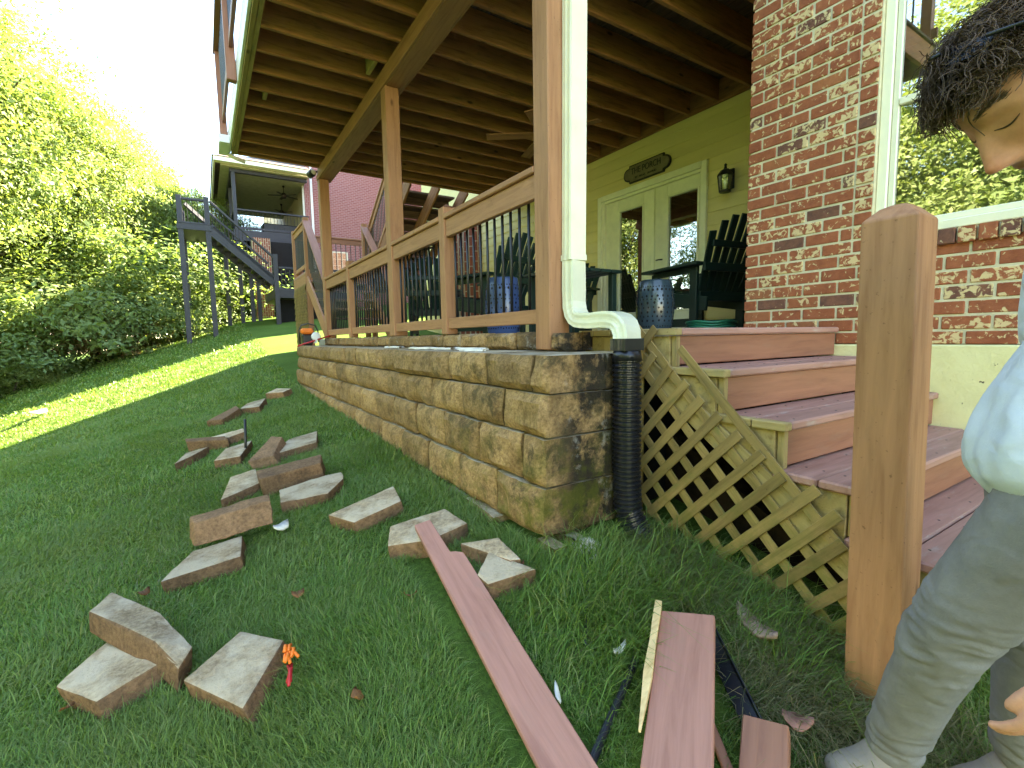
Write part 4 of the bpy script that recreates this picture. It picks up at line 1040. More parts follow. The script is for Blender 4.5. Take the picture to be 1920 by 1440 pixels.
for k in range(5):
    a = R(72*k+148); board('blade', (3.45+.13*math.cos(a), 4.62+.13*math.sin(a), 3.29), (3.45+.68*math.cos(a), 4.62+.68*math.sin(a), 3.28), .13, .009, M['joist'], fn, (0.12*math.sin(a), -.12*math.cos(a), 1), c=.003)
# chainsaw and pry bar on the far end of the wall
cs = thing('chainsaw', 'orange and black chainsaw standing on the far end of the wall', 'chainsaw', (1.38, 8.05, .92))
bx('engine_body', 1.28, 1.43, 8.0, 8.16, .925, 1.10, M['blackplastic'], cs, c=.02); bx('top_cover', 1.27, 1.44, 7.99, 8.17, 1.101, 1.19, M['rope_orange'], cs, c=.035)
lathe('starter_cover', [(.07, 0), (.07, .02), (.05, .03)], M['white'], T(1.47, 7.985, 1.06) @ Matrix.Rotation(R(90), 4, 'X'), cs, 16)
tube('front_handle', [(1.25, 8.07, .95), (1.245, 8.07, 1.16), (1.28, 8.07, 1.235), (1.38, 8.07, 1.262), (1.48, 8.07, 1.235), (1.52, 8.07, 1.15), (1.525, 8.07, .97)], .011, M['black'], cs, 8)
bx('rear_handle', 1.42, 1.50, 8.16, 8.40, 1.0, 1.04, M['blackplastic'], cs, axis=1, c=.012); bx('guide_bar', 1.44, 1.446, 7.75, 8.0, .96, 1.02, M['white'], cs, axis=1, c=.001)
pb = thing('pry_bar', 'red steel bar leaning across the far end of the wall top', 'bar', (1.3, 7.8, .95))
tube('shaft', [(1.19, 7.96, .915), (1.30, 7.93, .955), (1.62, 7.84, 1.06)], .012, M['red'], pb, 8); tube('claw', [(1.62, 7.84, 1.06), (1.66, 7.83, 1.085), (1.69, 7.82, 1.08)], [.014, .018, .010], M['red'], pb, 8)

# ------------------------------------------------------------------ loose blocks on the lawn
def loose(label, top, drop, mat=None, seed=0, dvec=None, sidemat=None, broken=0.0):
    """prism under a sloping top polygon (world corners); drop metres thick along dvec, edges worn by noise"""
    mat = mat or M['loose']; P = [Vector(p) for p in top]; n = len(P)
    nrm = Vector((0, 0, 0))
    for i in range(n): nrm += (P[i]-P[0]).cross(P[(i+1) % n]-P[0])
    nrm.normalize()
    if nrm.z < 0: nrm = -nrm; P.reverse()
    dv = Vector(dvec) if dvec else -nrm
    P = [p+nrm*-.012 for p in P]; c = sum(P, Vector())/n
    bm = bmesh.new(); a = [bm.verts.new(p-c) for p in P]; b_ = [bm.verts.new(p-c+dv.normalized()*drop) for p in P]
    ft = bm.faces.new(a); bm.faces.new(list(reversed(b_)))
    for i in range(n): f_ = bm.faces.new([a[i], b_[i], b_[(i+1) % n], a[(i+1) % n]]); f_.material_index = 1
    bmesh.ops.recalc_face_normals(bm, faces=bm.faces)
    rj = random.Random(seed)
    for v in bm.verts: v.co += Vector((rj.uniform(-1, 1), rj.uniform(-1, 1), rj.uniform(-.6, .6)))*(.006+broken*.5)
    bmesh.ops.bevel(bm, geom=bm.edges[:], offset=.008, segments=2, profile=.6, affect='EDGES')
    bmesh.ops.triangulate(bm, faces=[f_ for f_ in bm.faces if len(f_.verts) > 4])
    for cut in range(3):
        es = [e for e in bm.edges if e.calc_length() > .03]
        bmesh.ops.subdivide_edges(bm, edges=es, cuts=1); bmesh.ops.triangulate(bm, faces=bm.faces[:])
    bm.normal_update(); Q = np.array([v.co for v in bm.verts]); nn = vnoise(Q+3, 14, seed, 3); n2 = vnoise(Q+9, 45, seed+3, 2)
    for v, k, k2 in zip(bm.verts, nn, n2): v.co += v.normal*(k*(.006+broken)+k2*.0035)
    bm.normal_update()
    for f_ in bm.faces: f_.material_index = 0 if f_.normal.dot(nrm) > .86 else 1
    me = bpy.data.meshes.new('loose_block'); bm.to_mesh(me); bm.free()
    me.materials.append(mat); me.materials.append(sidemat or M['loosebrown'])
    me.polygons.foreach_set("use_smooth", [True]*len(me.polygons))
    o = link(bpy.data.objects.new('loose_block', me), T(*c)); tag(o, label, 'stone block', 'loose wall blocks on the lawn'); FOOT.append([(p.x, p.y) for p in P])
    return o
FOOT = []
LB = M['loosebrown']
loose('pale wedge block lying flat under another, lower left on the lawn', [(-.482,2.068,-.113),(-.360,2.289,-.082),(-.164,1.966,-.067),(-.355,1.883,-.105)], .095, seed=1, broken=.012)
loose('two toned block resting across the pale block at lower left', [(-.440,2.311,.012),(-.381,2.450,.012),(-.208,2.174,.005),(-.104,1.928,-.035),(-.137,1.838,-.055),(-.217,1.968,-.008)], .085, seed=2)
loose('nearest large tan block with worn white patches on its top', [(-.130,1.801,-.073),(.046,1.941,-.037),(.163,1.778,-.026),(.025,1.564,-.076)], .105, seed=3, dvec=(.30, -.12, -.95))
loose('pale pointed block lying under a brown tilted block', [(-.238,2.582,-.047),(-.123,2.793,-.018),(.102,2.783,.017),(.081,2.552,.002)], .09, seed=4)
loose('brown block tilted on edge over the pale pointed block', [(-.130,2.97,.110),(.250,2.93,.160),(.236,2.83,.155),(-.112,2.84,.100)], .11, LB, seed=5, dvec=(.05, -.25, -.95), broken=.015)
loose('grey wedge block at the left end of the middle cluster', [(.014,3.445,.030),(.091,3.899,.058),(.255,3.917,.086),(.248,3.563,.071)], .09, seed=6)
loose('long dark brown block lying across its neighbours in the middle cluster', [(.236,3.639,.142),(.653,3.577,.208),(.610,3.376,.192),(.239,3.414,.134)], .13, LB, seed=7)
loose('broken block with white streaks in front of the long brown one', [(.342,3.314,.078),(.713,3.275,.137),(.687,3.148,.128),(.557,2.984,.101),(.320,3.064,.066)], .09, seed=8, broken=.014)
loose('flat pale block right of the leaning one, near the wall', [(.377,4.200,.115),(.558,4.552,.157),(.803,4.582,.199),(.730,4.197,.173)], .09, seed=9)
loose('block leaning up between two flat ones beside the black stake', [(.215,4.108,.100),(.428,4.553,.200),(.50,4.415,.205),(.386,4.083,.130)], .14, LB, seed=10, dvec=(.45, -.15, -.85))
loose('flat pale block just behind the black stake', [(-.004,4.503,.063),(.092,4.806,.089),(.303,4.867,.126),(.183,4.406,.090)], .085, seed=11)
loose('pale block behind the stake lying against a dark one', [(-.021,5.464,.092),(.274,5.492,.143),(.283,5.334,.139),(.129,5.247,.109)], .085, seed=12)
loose('dark brown block on edge, left of the stake', [(-.217,5.547,.095),(.106,5.258,.125),(.119,5.12,.115),(-.206,5.40,.085)], .11, LB, seed=13)
loose('small pale wedge block at the far left of the stake', [(-.278,4.739,.024),(-.210,5.055,.046),(-.033,5.094,.077),(-.144,4.880,.052)], .085, seed=14)
loose('brown block tilted on its side in the far row', [(-.049,6.459,.117),(.271,6.876,.214),(.313,6.677,.211),(.110,6.388,.128)], .10, LB, seed=15)
loose('pale flat block in the middle of the far row', [(.318,6.755,.194),(.413,7.045,.222),(.635,7.083,.264),(.511,6.580,.221)], .09, seed=16)
loose('farthest pale block lying close to the wall end', [(.673,7.526,.284),(.848,7.800,.326),(.997,7.416,.338),(.865,7.254,.309)], .09, seed=17)
loose('light tan block with clean sawn top near the wall foot', [(.500,2.666,.075),(.893,2.747,.143),(.860,2.509,.125),(.589,2.462,.079)], .095, seed=18)
loose('five sided pale block under the end of the long pink board', [(.719,2.286,.090),(1.001,2.249,.132),(1.016,2.025,.124),(.812,2.001,.092),(.642,2.103,.069)], .10, seed=19)
loose('small brown topped triangular block nearest the wall corner', [(.903,1.874,.099),(1.051,1.797,.117),(1.043,1.604,.095),(1.0,1.62,.092)], .09, seed=20)
loose('triangular sandy block right of the long pink board', [(.972,1.742,.100),(1.065,1.523,.080),(.862,1.560,.060),(.856,1.628,.072)], .10, seed=21)
FOOT.append([(.68, 2.08), (.90, 2.08), (.86, .75), (.60, .75)])
# base stones exposed at the eroded wall corner
for i, (x, y, s) in enumerate(((1.20, 1.60, .06), (1.33, 1.62, .05))):
    rough_block(x, x+.09, y, y+.14, -.12, .08, M['stone'], wall, 300+i, ('x0', 'y0'), name='base_stone')

# ------------------------------------------------------------------ loose boards and scraps
pbm = M['pinkboard']
def plank(name, label, cat, p0, p1, wd, th, mat, up=(0, 0, 1)):
    o = board(name, p0, p1, wd, th, mat, None, up); tag(o, label, cat); return o
lbd = thing('loose_board', 'long pink painted board with a notched end across a stone block', 'board', (.75, 1.5, 0))
def surf(p0, p1, w0, th, mat, parent, name, up): return board(name, p0, p1, w0, th, mat, parent, up)
A_, B_ = Vector((.805, 2.063, .150)), Vector((.735, .80, -.165)); d_ = (B_-A_).normalized()
up_ = Vector((-.14, .25, 1)); lat_ = d_.cross(up_).normalized()
poly = [(0, -.035), (0, .042), (1.34, .075), (1.34, -.065), (.285, -.083), (.262, -.058), (.250, -.035)]
n_ = d_.cross(lat_); n_ = n_ if n_.z > 0 else -n_
V = []
Wb = Matrix.Identity(4)
for i in range(3): Wb[i][0] = d_[i]; Wb[i][1] = lat_[i]; Wb[i][2] = d_.cross(lat_)[i]; Wb[i][3] = A_[i]
sgn = 1 if d_.cross(lat_).z > 0 else -1
V = [(a, b_*-sgn, 0) for a, b_ in poly]+[(a, b_*-sgn, -.028*sgn) for a, b_ in poly]; k_ = len(poly)
o = mesh_obj('plank', V, [tuple(range(k_)), tuple(range(2*k_-1, k_-1, -1))]+[(i, k_+i, k_+(i+1) % k_, (i+1) % k_) for i in range(k_)], pbm, Wb, lbd)
bv = o.modifiers.new('b', 'BEVEL'); bv.width = .003; bv.segments = 1
bmm = bmesh.new(); bmm.from_mesh(o.data); bmesh.ops.recalc_face_normals(bmm, faces=bmm.faces); bmm.to_mesh(o.data); bmm.free()
rb = thing('riser_board', 'wide pink painted board with a split raw edge lying near the post', 'board', (1.15, .9, -.05))
P0, P1 = Vector((1.350, 1.015, .030)), Vector((.930, .725, -.118))
board('plank', P0, P1, .175, .032, pbm, rb, (-.12, .1, 1), c=.004)
dd = (P1-P0).normalized(); sd2 = Vector((0, 0, 1)).cross(dd).normalized()
if sd2.y < 0: sd2 = -sd2
e0 = P0+sd2*.099-dd*.015+Vector((0, 0, .006)); e1 = P0.lerp(P1, .84)+sd2*.101+Vector((0, 0, .006))
n = 9; V = []; F = []
for i in range(n):
    t = i/(n-1); c = e0.lerp(e1, t); r_ = .0135*(1 if t < .8 else 1-(t-.8)*3.2)
    j = random.uniform(-.003, .003)
    for a, b_ in ((-1, -1), (1, -1), (1, 1), (-1, 1)): V.append(c+sd2*(a*(r_+j)*.85)+Vector((0, 0, b_*(r_+j*.6)+.004)))
for i in range(n-1):
    for k in range(4): F.append((i*4+k, i*4+(k+1) % 4, i*4+4+(k+1) % 4, i*4+4+k))
F += [(3, 2, 1, 0), tuple(range(n*4-4, n*4))]
mesh_obj('split_edge', V, F, M['raw'], None, rb)
FOOT.append([(1.36, 1.14), (1.46, .95), (.96, .60), (.80, .80)])
plank('short_board', 'short brown board end with screw holes at the bottom of picture', 'board', (1.265, .685, -.098), (1.06, .575, -.19), .115, .045, M['paint'], (-.1, .1, 1))
FOOT.append([(1.22, .76), (1.32, .63), (1.05, .50), (.98, .60)])
plank('thin_strip', 'thin reddish wood strip between the two boards at the bottom', 'wood strip', (1.19, .83, -.125), (1.08, .64, -.195), .028, .016, M['paint'])
an = thing('metal_angle', 'black metal angle bar lying in the grass beside the wide board', 'metal bar', (1.33, .83, -.1))
board('flange', (1.43, .985, -.060), (1.235, .685, -.135), .05, .005, M['blackplastic'], an, (-.5, .2, 1), c=.001); board('flange', (1.452, .972, -.045), (1.257, .672, -.122), .042, .005, M['blackplastic'], an, (1, -.6, .35), c=.001)
tube('black_tube', bez((1.145, 1.062, -.075), (1.03, 1.00, -.10), (.97, .99, -.13), (.78, .90, -.18), 16), .013, M['blackplastic'], None, 10); tag(bpy.data.objects['black_tube'], 'bent black tube lying in the grass between the two boards', 'tube')
tube('black_cable', bez((1.275, 1.444, .030), (1.20, 1.36, .005), (1.10, 1.26, -.03), (1.040, 1.192, -.062), 14), .0075, M['blackplastic'], None, 8); tag(bpy.data.objects['black_cable'], 'short black cable half hidden in grass below the stone corner', 'cable')
tube('stake', [(.232, 4.64, -.05), (.250, 4.66, .34)], .011, M['black'], None, 8); tag(bpy.data.objects['stake'], 'thin black stake standing upright among the loose blocks', 'stake')
def flake(name, label, cat, c, L, wd, ang, mat, curl=.02, seed=0, th=.004, tilt=0):
    r_ = random.Random(seed); n = 9; V = []; F = []
    dx, dy = math.cos(ang), math.sin(ang)
    for i in range(n):
        t = i/(n-1)-.5; w2 = wd*.5*(1-abs(2*t)**3)*r_.uniform(.65, 1.1)+.002
        z = curl*(t*t*4)+r_.uniform(-.002, .002)+tilt*t
        for s in (-1, 1):
            for h in (0, th): V.append((c[0]+dx*t*L-dy*s*w2, c[1]+dy*t*L+dx*s*w2, c[2]+z+h+(.006*s)))
    for i in range(n-1):
        a = i*4; F += [(a+1, a+3, a+7, a+5), (a, a+4, a+6, a+2), (a, a+1, a+5, a+4), (a+2, a+6, a+7, a+3)]
    F += [(0, 2, 3, 1), (n*4-4, n*4-3, n*4-1, n*4-2)]
    o = mesh_obj(name, V, F, mat, None, None, True); tag(o, label, cat); return o
flake('wood_splinter', 'weathered curled piece of wood in the grass before the lattice', 'wood scrap', (1.57, .90, -.035), .20, .055, R(-110), M['oldwood'], .03, 1, .012)
flake('wood_splinter', 'pale thin splinter beside the long pink board', 'wood scrap', (.85, 1.105, -.105), .085, .014, R(60), M['chip'], .01, 2)
flake('wood_splinter', 'small white splinter at the upper end of the black tube', 'wood scrap', (1.11, 1.10, -.055), .07, .010, R(10), M['chip'], .015, 3)
flake('paint_flake', 'curled pinkish paint flake right of the short board', 'scrap', (1.375, .655, -.125), .08, .05, R(-60), M['pinkboard'], .02, 4)
flake('wood_splinter', 'grey white broken wood piece at the bottom right corner grass', 'wood scrap', (1.245, .545, -.150), .15, .05, R(-35), M['chip'], .006, 5, .008)
flake('stone_chip', 'white broken stone chip in the grass beside the tilted brown block', 'stone chip', (.284, 2.794, -.005), .09, .06, R(30), M['chip'], .02, 6, .01)
flake('stone_chip', 'pale flat chip far off on the shaded lawn left side', 'stone chip', (-2.9, 13.2, g1(-2.9, 13.2)+.1), .45, .22, R(70), M['chip'], .02, 7, .04)
for i, (x, y, lab) in enumerate(((.259, 2.091, 'curled brown dead leaf on grass above the orange tape'), (-.30, 2.62, 'dark dead leaf near the left cluster of blocks'), (.33, 1.45, 'small brown leaf right of the orange tape'), (.05, 2.95, 'brown leaf between the grey wedge and tilted block'), (.62, 1.75, 'dead leaf left of the long board'), (1.05, 1.62, 'dead leaf beside the sandy triangle block'), (-.45, 2.0, 'dead leaf near the lower left blocks'))):
    flake('dead_leaf', lab, 'leaf', (x, y, g1(x, y)+.035), .05, .032, R(40*i), M['deadleaf'], .015, 20+i, .001)
FOOT_END = len(FOOT)
ot = thing('flagging_tape', 'knot of orange and red plastic tape beside the tan block', 'tape', (.17, 1.65, -.09))
r_ = random.Random(2)
for k in range(9):
    a = Vector((.175+r_.uniform(-.015, .015), 1.70+r_.uniform(-.02, .02), -.045+r_.uniform(-.01, .015))); b_ = a+Vector((r_.uniform(-.02, .01), -.055+r_.uniform(-.02, .02), r_.uniform(-.02, .02)))
    tube('tape_fold', [a, (a+b_)/2+Vector((r_.uniform(-.015, .015), 0, .012)), b_], .0055, M['rope_orange'], ot, 6)
for k in range(4):
    a = Vector((.165+r_.uniform(-.01, .01), 1.655, -.06)); b_ = a+Vector((r_.uniform(-.03, .0), -.06+r_.uniform(-.02, .01), -.02)); tube('tape_tail', [a, (a+b_)/2+Vector((.006, 0, .01)), b_], .005, M['red'], ot, 6)
# small heap of crumbled mortar under the wall corner
V = []; F = []; r_ = random.Random(9)
for k in range(260):
    a = r_.uniform(0, 6.28); q = abs(r_.gauss(0, .05)); c = Vector((1.375+q*math.cos(a), 1.555+q*math.sin(a), 0)); c.z = g1(c.x, c.y)+max(0, .055-q*.6)+r_.uniform(0, .01); s = r_.uniform(.003, .008); i0 = len(V)
    for dx, dy, dz in ((1, 0, 0), (-1, 0, 0), (0, 1, 0), (0, -1, 0), (0, 0, 1), (0, 0, -1)): V.append(c+Vector((dx, dy, dz))*s*r_.uniform(.6, 1.3))
    for f_ in ((0, 2, 4), (2, 1, 4), (1, 3, 4), (3, 0, 4), (2, 0, 5), (1, 2, 5), (3, 1, 5), (0, 3, 5)): F.append(tuple(i0+t for t in f_))
o = mesh_obj('gravel_heap', V, F, M['stonechip']); o['kind'] = 'stuff'; o['label'] = 'small heap of grey crumbs below the stone wall corner'

# ------------------------------------------------------------------ grass
def in_poly(x, y, poly):
    inside = np.zeros(len(x), bool); n = len(poly); j = n-1
    for i in range(n):
        xi, yi = poly[i]; xj, yj = poly[j]
        cnd = ((yi > y) != (yj > y)) & (x < (xj-xi)*(y-yi)/(yj-yi+1e-12)+xi); inside ^= cnd; j = i
    return inside
GROW = .93
def grow(poly): 
    c = np.mean(poly, 0); return [tuple(c+(np.array(p)-c)*GROW) for p in poly]
def blades(name, x, y, ln, wd, lean, mat, lab, seed, z0=None):
    r = np.random.default_rng(seed); n = len(x)
    z = gz(x, y)-.006 if z0 is None else z0
    P = np.stack([x, y, np.zeros(n)], 1); z = z + 0.05*vnoise(P, 0.5, 3, 3) + 0.018*vnoise(P, 4, 5, 2)
    a = r.uniform(0, 2*np.pi, n); b = a+r.uniform(-.9, .9, n)
    # blades share a lean direction in patches
    pa = vnoise(P, 2.2, 11, 2)*9; a = np.where(r.random(n) < .55, pa+r.normal(0, .7, n), a)
    dx, dy = np.cos(a), np.sin(a); px, py = -np.sin(b), np.cos(b)
    L = ln; k = lean*r.uniform(.3, 1.3, n)
    base = np.stack([x, y, z], 1)
    mid = base+np.stack([dx*L*k*.35, dy*L*k*.35, L*.6], 1); tip = base+np.stack([dx*L*k, dy*L*k, L*(1-.45*np.minimum(k, 1.6)**2*.5)], 1)
    w0 = np.stack([px*wd/2, py*wd/2, np.zeros(n)], 1)
    V = np.empty((n, 5, 3)); V[:, 0] = base-w0; V[:, 1] = base+w0; V[:, 2] = mid+w0*.8; V[:, 3] = mid-w0*.8; V[:, 4] = tip
    me = bpy.data.meshes.new(name)
    me.vertices.add(n*5); me.vertices.foreach_set("co", V.reshape(-1))
    i5 = np.arange(n)*5
    loops = np.stack([i5, i5+1, i5+2, i5+3, i5+3, i5+2, i5+4], 1).reshape(-1)
    me.loops.add(n*7); me.loops.foreach_set("vertex_index", loops.astype(np.int32))
    ls = np.stack([np.arange(n)*7, np.arange(n)*7+4], 1).reshape(-1); lt = np.tile([4, 3], n)
    me.polygons.add(n*2); me.polygons.foreach_set("loop_start", ls.astype(np.int32)); me.polygons.foreach_set("loop_total", lt.astype(np.int32))
    me.polygons.foreach_set("use_smooth", np.ones(n*2, bool)); me.update(calc_edges=True); me.materials.append(mat)
    o = link(bpy.data.objects.new(name, me), Matrix.Identity(4)); o['kind'] = 'stuff'; o['label'] = lab
    return o
FWH = np.array([math.sin(yaw), math.cos(yaw)]); RTH = np.array([math.cos(yaw), -math.sin(yaw)])
def scatter(n, d0, d1, seed):
    """points spread evenly over the lawn between two distances, inside the view wedge"""
    r = np.random.default_rng(seed)
    d = np.sqrt(r.uniform(d0*d0, d1*d1, n)); a = r.uniform(R(-21), R(80), n)
    x, y = d*np.sin(a), d*np.cos(a)
    ok = np.ones(n, bool)
    ok &= ~((x > 1.19) & (y > 1.63)); ok &= ~((x > 1.83) & (y > .47)); ok &= ~((x > 1.64) & (x < 1.81) & (y > .52) & (y < .69))
    ok &= ~((x > 1.2) & (y > 9))|((y > 12.1)); ok &= (x < 3.38)
    ok &= ~((x > 1.2) & (x < 5) & (y > 8.3) & (y < 12.0))
    for p in FOOT: ok &= ~in_poly(x, y, grow(p))
    return x[ok], y[ok]
rg = np.random.default_rng(4)
def dryness(x, y):   # worn strip beside the steps and the post
    return np.clip(1.15-np.hypot((x-1.62)/.55, (y-.78)/.55), 0, 1)+np.clip(.9-np.hypot((x-1.62)/.25, (y-1.35)/.3), 0, 1)
bands = [(.7, 2.2, 170000, .036, .0028), (2.2, 4.2, 230000, .034, .0036), (4.2, 8, 190000, .034, .006), (8, 14, 120000, .04, .012), (14, 24, 90000, .05, .026)]
for i, (d0, d1, n, ln, wd) in enumerate(bands):
    x, y = scatter(n, d0, d1, 30+i); dr = dryness(x, y); keep = rg.random(len(x)) > dr*.85; x, y = x[keep], y[keep]
    L = ln*rg.lognormal(0, .32, len(x)); P = np.stack([x, y, x*0], 1); L *= 1+.7*vnoise(P, 1.6, 2, 3)
    L *= np.where((np.abs(x-1.15) < .12) & (y > 1.6) & (y < 8), 1.5, 1)
    blades('lawn_grass', x, y, L, wd*rg.uniform(.7, 1.3, len(x)), 1.15, M['grass'], 'green lawn grass', 50+i)
x, y = scatter(26000, .8, 4.5, 90); P = np.stack([x, y, x*0], 1); k = vnoise(P, 1.4, 21, 3) > .03; x, y = x[k], y[k]
blades('dry_grass', x, y, .032*rg.lognormal(0, .35, len(x)), .0024*np.ones(len(x)), 2.0, M['drygrass'], 'dry clippings through the near lawn', 92)
# taller unmown tufts below the wall corner and along the lattice
x = rg.normal(0, 1, 7000)*.16+rg.choice([1.35, 1.55, 1.28, 1.72, 1.12, 1.75], 7000, p=[.2, .12, .22, .16, .2, .1]); y = rg.normal(0, 1, 7000)*.13+np.where(x > 1.5, rg.choice([1.25, 1.0, .8], 7000), rg.choice([1.45, 1.3, 1.15], 7000))
ok = ~((x > 1.17) & (y > 1.6)) & (x < 1.84) & ~((x > 1.63) & (y > .5) & (y < .7))
GROW = 1.25
for p in FOOT: ok &= ~in_poly(x, y, grow(p))
x, y = x[ok], y[ok]; blades('tall_grass', x, y, .10*rg.lognormal(0, .4, len(x)), .0035, 1.2, M['grass'], 'long unmown grass tufts at the wall corner and lattice', 70)
x = rg.uniform(1.15, 1.83, 26000); y = rg.uniform(.3, 1.6, 26000); dr = dryness(x, y); ok = (rg.random(len(x)) < dr) & ~((x > 1.64) & (x < 1.81) & (y > .52) & (y < .69))
for p in FOOT: ok &= ~in_poly(x, y, grow(p))
x, y = x[ok], y[ok]; blades('dry_grass', x, y, .055*rg.lognormal(0, .4, len(x)), .003, 2.0, M['drygrass'], 'dry yellow thatch beside the steps', 71)

# ------------------------------------------------------------------ trees
def crown_mesh(name, seed, rx, rz, n_clump, per, leaf, mat, droop=.4, bottom=-1.0):
    r = np.random.default_rng(seed)
    d = r.normal(0, 1, (n_clump, 3)); d /= np.linalg.norm(d, axis=1, keepdims=True); d = d[d[:, 2] > bottom]; n_clump = len(d)
    lump = 1+.75*vnoise(d*1.0, 1.9, seed, 3)*1.3
    rad = r.uniform(.35, 1.0, n_clump)**.45*lump
    spr = r.random(n_clump) < .12; rad = np.where(spr, lump*r.uniform(1.0, 1.22, n_clump), rad)
    c = d*rad[:, None]*np.array([rx, rx, rz])
    cs = np.where(spr, .55, r.uniform(.5, 1.2, n_clump))*rx*.13
    i = np.repeat(np.arange(n_clump), per); n = len(i)
    p = c[i]+r.normal(0, 1, (n, 3))*cs[i][:, None]*np.array([1.15, 1.15, .6])
    # leaf frames: facing outward and up, tips drooping
    out = d[i]*.7+r.normal(0, .55, (n, 3))+np.array([0, 0, .55]); out /= np.linalg.norm(out, axis=1, keepdims=True)
    t = r.normal(0, 1, (n, 3))-np.array([0, 0, droop]); t -= out*(t*out).sum(1, keepdims=True); t /= np.linalg.norm(t, axis=1, keepdims=True); s = np.cross(out, t)
    L = leaf*r.uniform(.6, 1.35, n)[:, None]; Wd = L*.42
    V = np.empty((n, 4, 3)); V[:, 0] = p; V[:, 1] = p+t*L*.5+s*Wd*.5; V[:, 2] = p+t*L-out*L*.15; V[:, 3] = p+t*L*.5-s*Wd*.5
    me = bpy.data.meshes.new(name); me.vertices.add(n*4); me.vertices.foreach_set("co", V.reshape(-1)); me.loops.add(n*4); me.loops.foreach_set("vertex_index", np.arange(n*4, dtype=np.int32))
    me.polygons.add(n); me.polygons.foreach_set("loop_start", np.arange(n, dtype=np.int32)*4); me.polygons.foreach_set("loop_total", np.full(n, 4, np.int32)); me.update(calc_edges=True); me.materials.append(mat)
    return me
def trunk_mesh(name, h, r0, seed):
    r = random.Random(seed); V = []; F = []
    def add(pts, rads, n=7):
        v, f = tube_geo(pts, rads, n, False); o = len(V); V.extend(v); F.extend([tuple(q+o for q in t) for t in f])
    pts = [(0, 0, -.5)]
    for i in range(1, 7): pts.append((pts[-1][0]+r.uniform(-.1, .1), pts[-1][1]+r.uniform(-.1, .1), -.5+(h+.5)*i/6))
    add(pts, [r0*(1-.13*i) for i in range(7)])
    for k in range(9):
        i = r.randint(2, 5); a = r.uniform(0, 6.28); p = Vector(pts[i]); q = p+Vector((math.cos(a), math.sin(a), .7))*h*.18; e = q+Vector((math.cos(a+.4), math.sin(a+.4), .5))*h*.14; add([p, q, e], [r0*.35, r0*.2, r0*.06], 5)
    me = bpy.data.meshes.new(name); me.from_pydata([tuple(v) for v in V], [], F); me.materials.append(M['bark']); me.polygons.foreach_set("use_smooth", [True]*len(F)); return me
TM = []
for i, (sd, mt, lf) in enumerate(((1, 'leafB', .16), (2, 'leafA', .15), (3, 'leafB', .17), (4, 'leafC', .15), (5, 'leafA', .17))):
    TM.append((crown_mesh('tree_crown', sd, 1.0*3.0, 4.2, 700, 100, lf*.82, M[mt]), trunk_mesh('tree_trunk', 7.5, .17, sd)))
SH = [crown_mesh('shrub_crown', 20+i, 1.3, 1.1, 240, 80, .075, M[mt], bottom=-.35) for i, mt in enumerate(('leafA', 'leafC', 'leafB', 'leafdry'))]
SHT = trunk_mesh('shrub_stem', 1.0, .04, 3)
def tree(x, y, top, k, label, group='trees of the wood beyond the lawn', wide=1.0, rz=0.0, name='leafy_tree'):
    """crown fills from about a fifth of the height to the top"""
    g = g1(x, y); h = top-g; t = thing(name, label, 'tree', (x, y, g), rz, group)
    cm, tm = TM[k]; s = h*.80/8.4/1.12
    W = WM[t.name]
    link(bpy.data.objects.new('crown', cm), W @ T(0, 0, h*.58) @ Matrix.Diagonal((s*wide, s*wide, s, 1)), t)
    link(bpy.data.objects.new('trunk', tm), W @ Matrix.Diagonal((h/10, h/10, h/10, 1)), t)
    return t
def shrub(x, y, h, k, label, wide=1.0, rz=0.0, group='undergrowth at the wood edge'):
    g = g1(x, y); t = thing('shrub', label, 'shrub', (x, y, g), rz, group); s = h/1.75; W = WM[t.name]
    link(bpy.data.objects.new('crown', SH[k]), W @ T(0, 0, h*.38) @ Matrix.Diagonal((s*wide, s*wide, s, 1)), t); link(bpy.data.objects.new('stem', SHT), W, t)
    return t
for a in ((-7.4, 19.0, 12.5, 0, 'tall leafy tree at the left picture edge', 1.0, 0), (-5.0, 21.5, 11.2, 1, 'broad tree right of the tallest one at left', .95, 1), (-3.35, 23.0, 10.3, 2, 'rounded yellow green tree in the middle of the tree line', .9, 2), (-2.0, 24.5, 9.0, 4, 'lower tree left of the grey stair landing', .95, 3), (-.6, 26.0, 8.0, 0, 'tree directly behind the grey stair landing', .95, 4), (.9, 28.5, 8.3, 2, 'tree showing between landing and porch roof', .9, 5), (2.6, 33.0, 8.6, 1, 'tree seen through the porch posts of the grey deck', 1.0, 6), (-6.2, 25.5, 14.0, 3, 'dark tree rising behind the left front trees', 1.0, 2.4), (-3.6, 29, 12.2, 4, 'dark tree further back in the tree line middle', 1.0, 1.4), (-1.3, 32, 10.6, 3, 'far tree above the grey landing railing', 1.0, .4), (-9.5, 23, 14.0, 2, 'tallest tree top at upper left corner', 1.0, .9), (3.4, 40, 9.0, 0, 'far tree between the deck posts and brick pier', 1.3, 2)):
    tree(a[0], a[1], a[2], a[3], a[4], wide=a[5], rz=a[6])
ORD = ['first', 'second', 'third', 'fourth', 'fifth', 'sixth', 'seventh', 'eighth', 'ninth', 'tenth']
i = 0
for y in np.arange(-14, 17, 3.7):
    x = -12.5-1.6*math.sin(y*1.7)-.1*y; tree(x, float(y), 9.3+1.2*math.sin(y*2.1)+(2.6 if 0 < y < 10 else 0), i % 5, ORD[i]+' tree from the near end of the wood mirrored in the glass', 'trees reflected in the windows', 1.25, i*1.3); i += 1
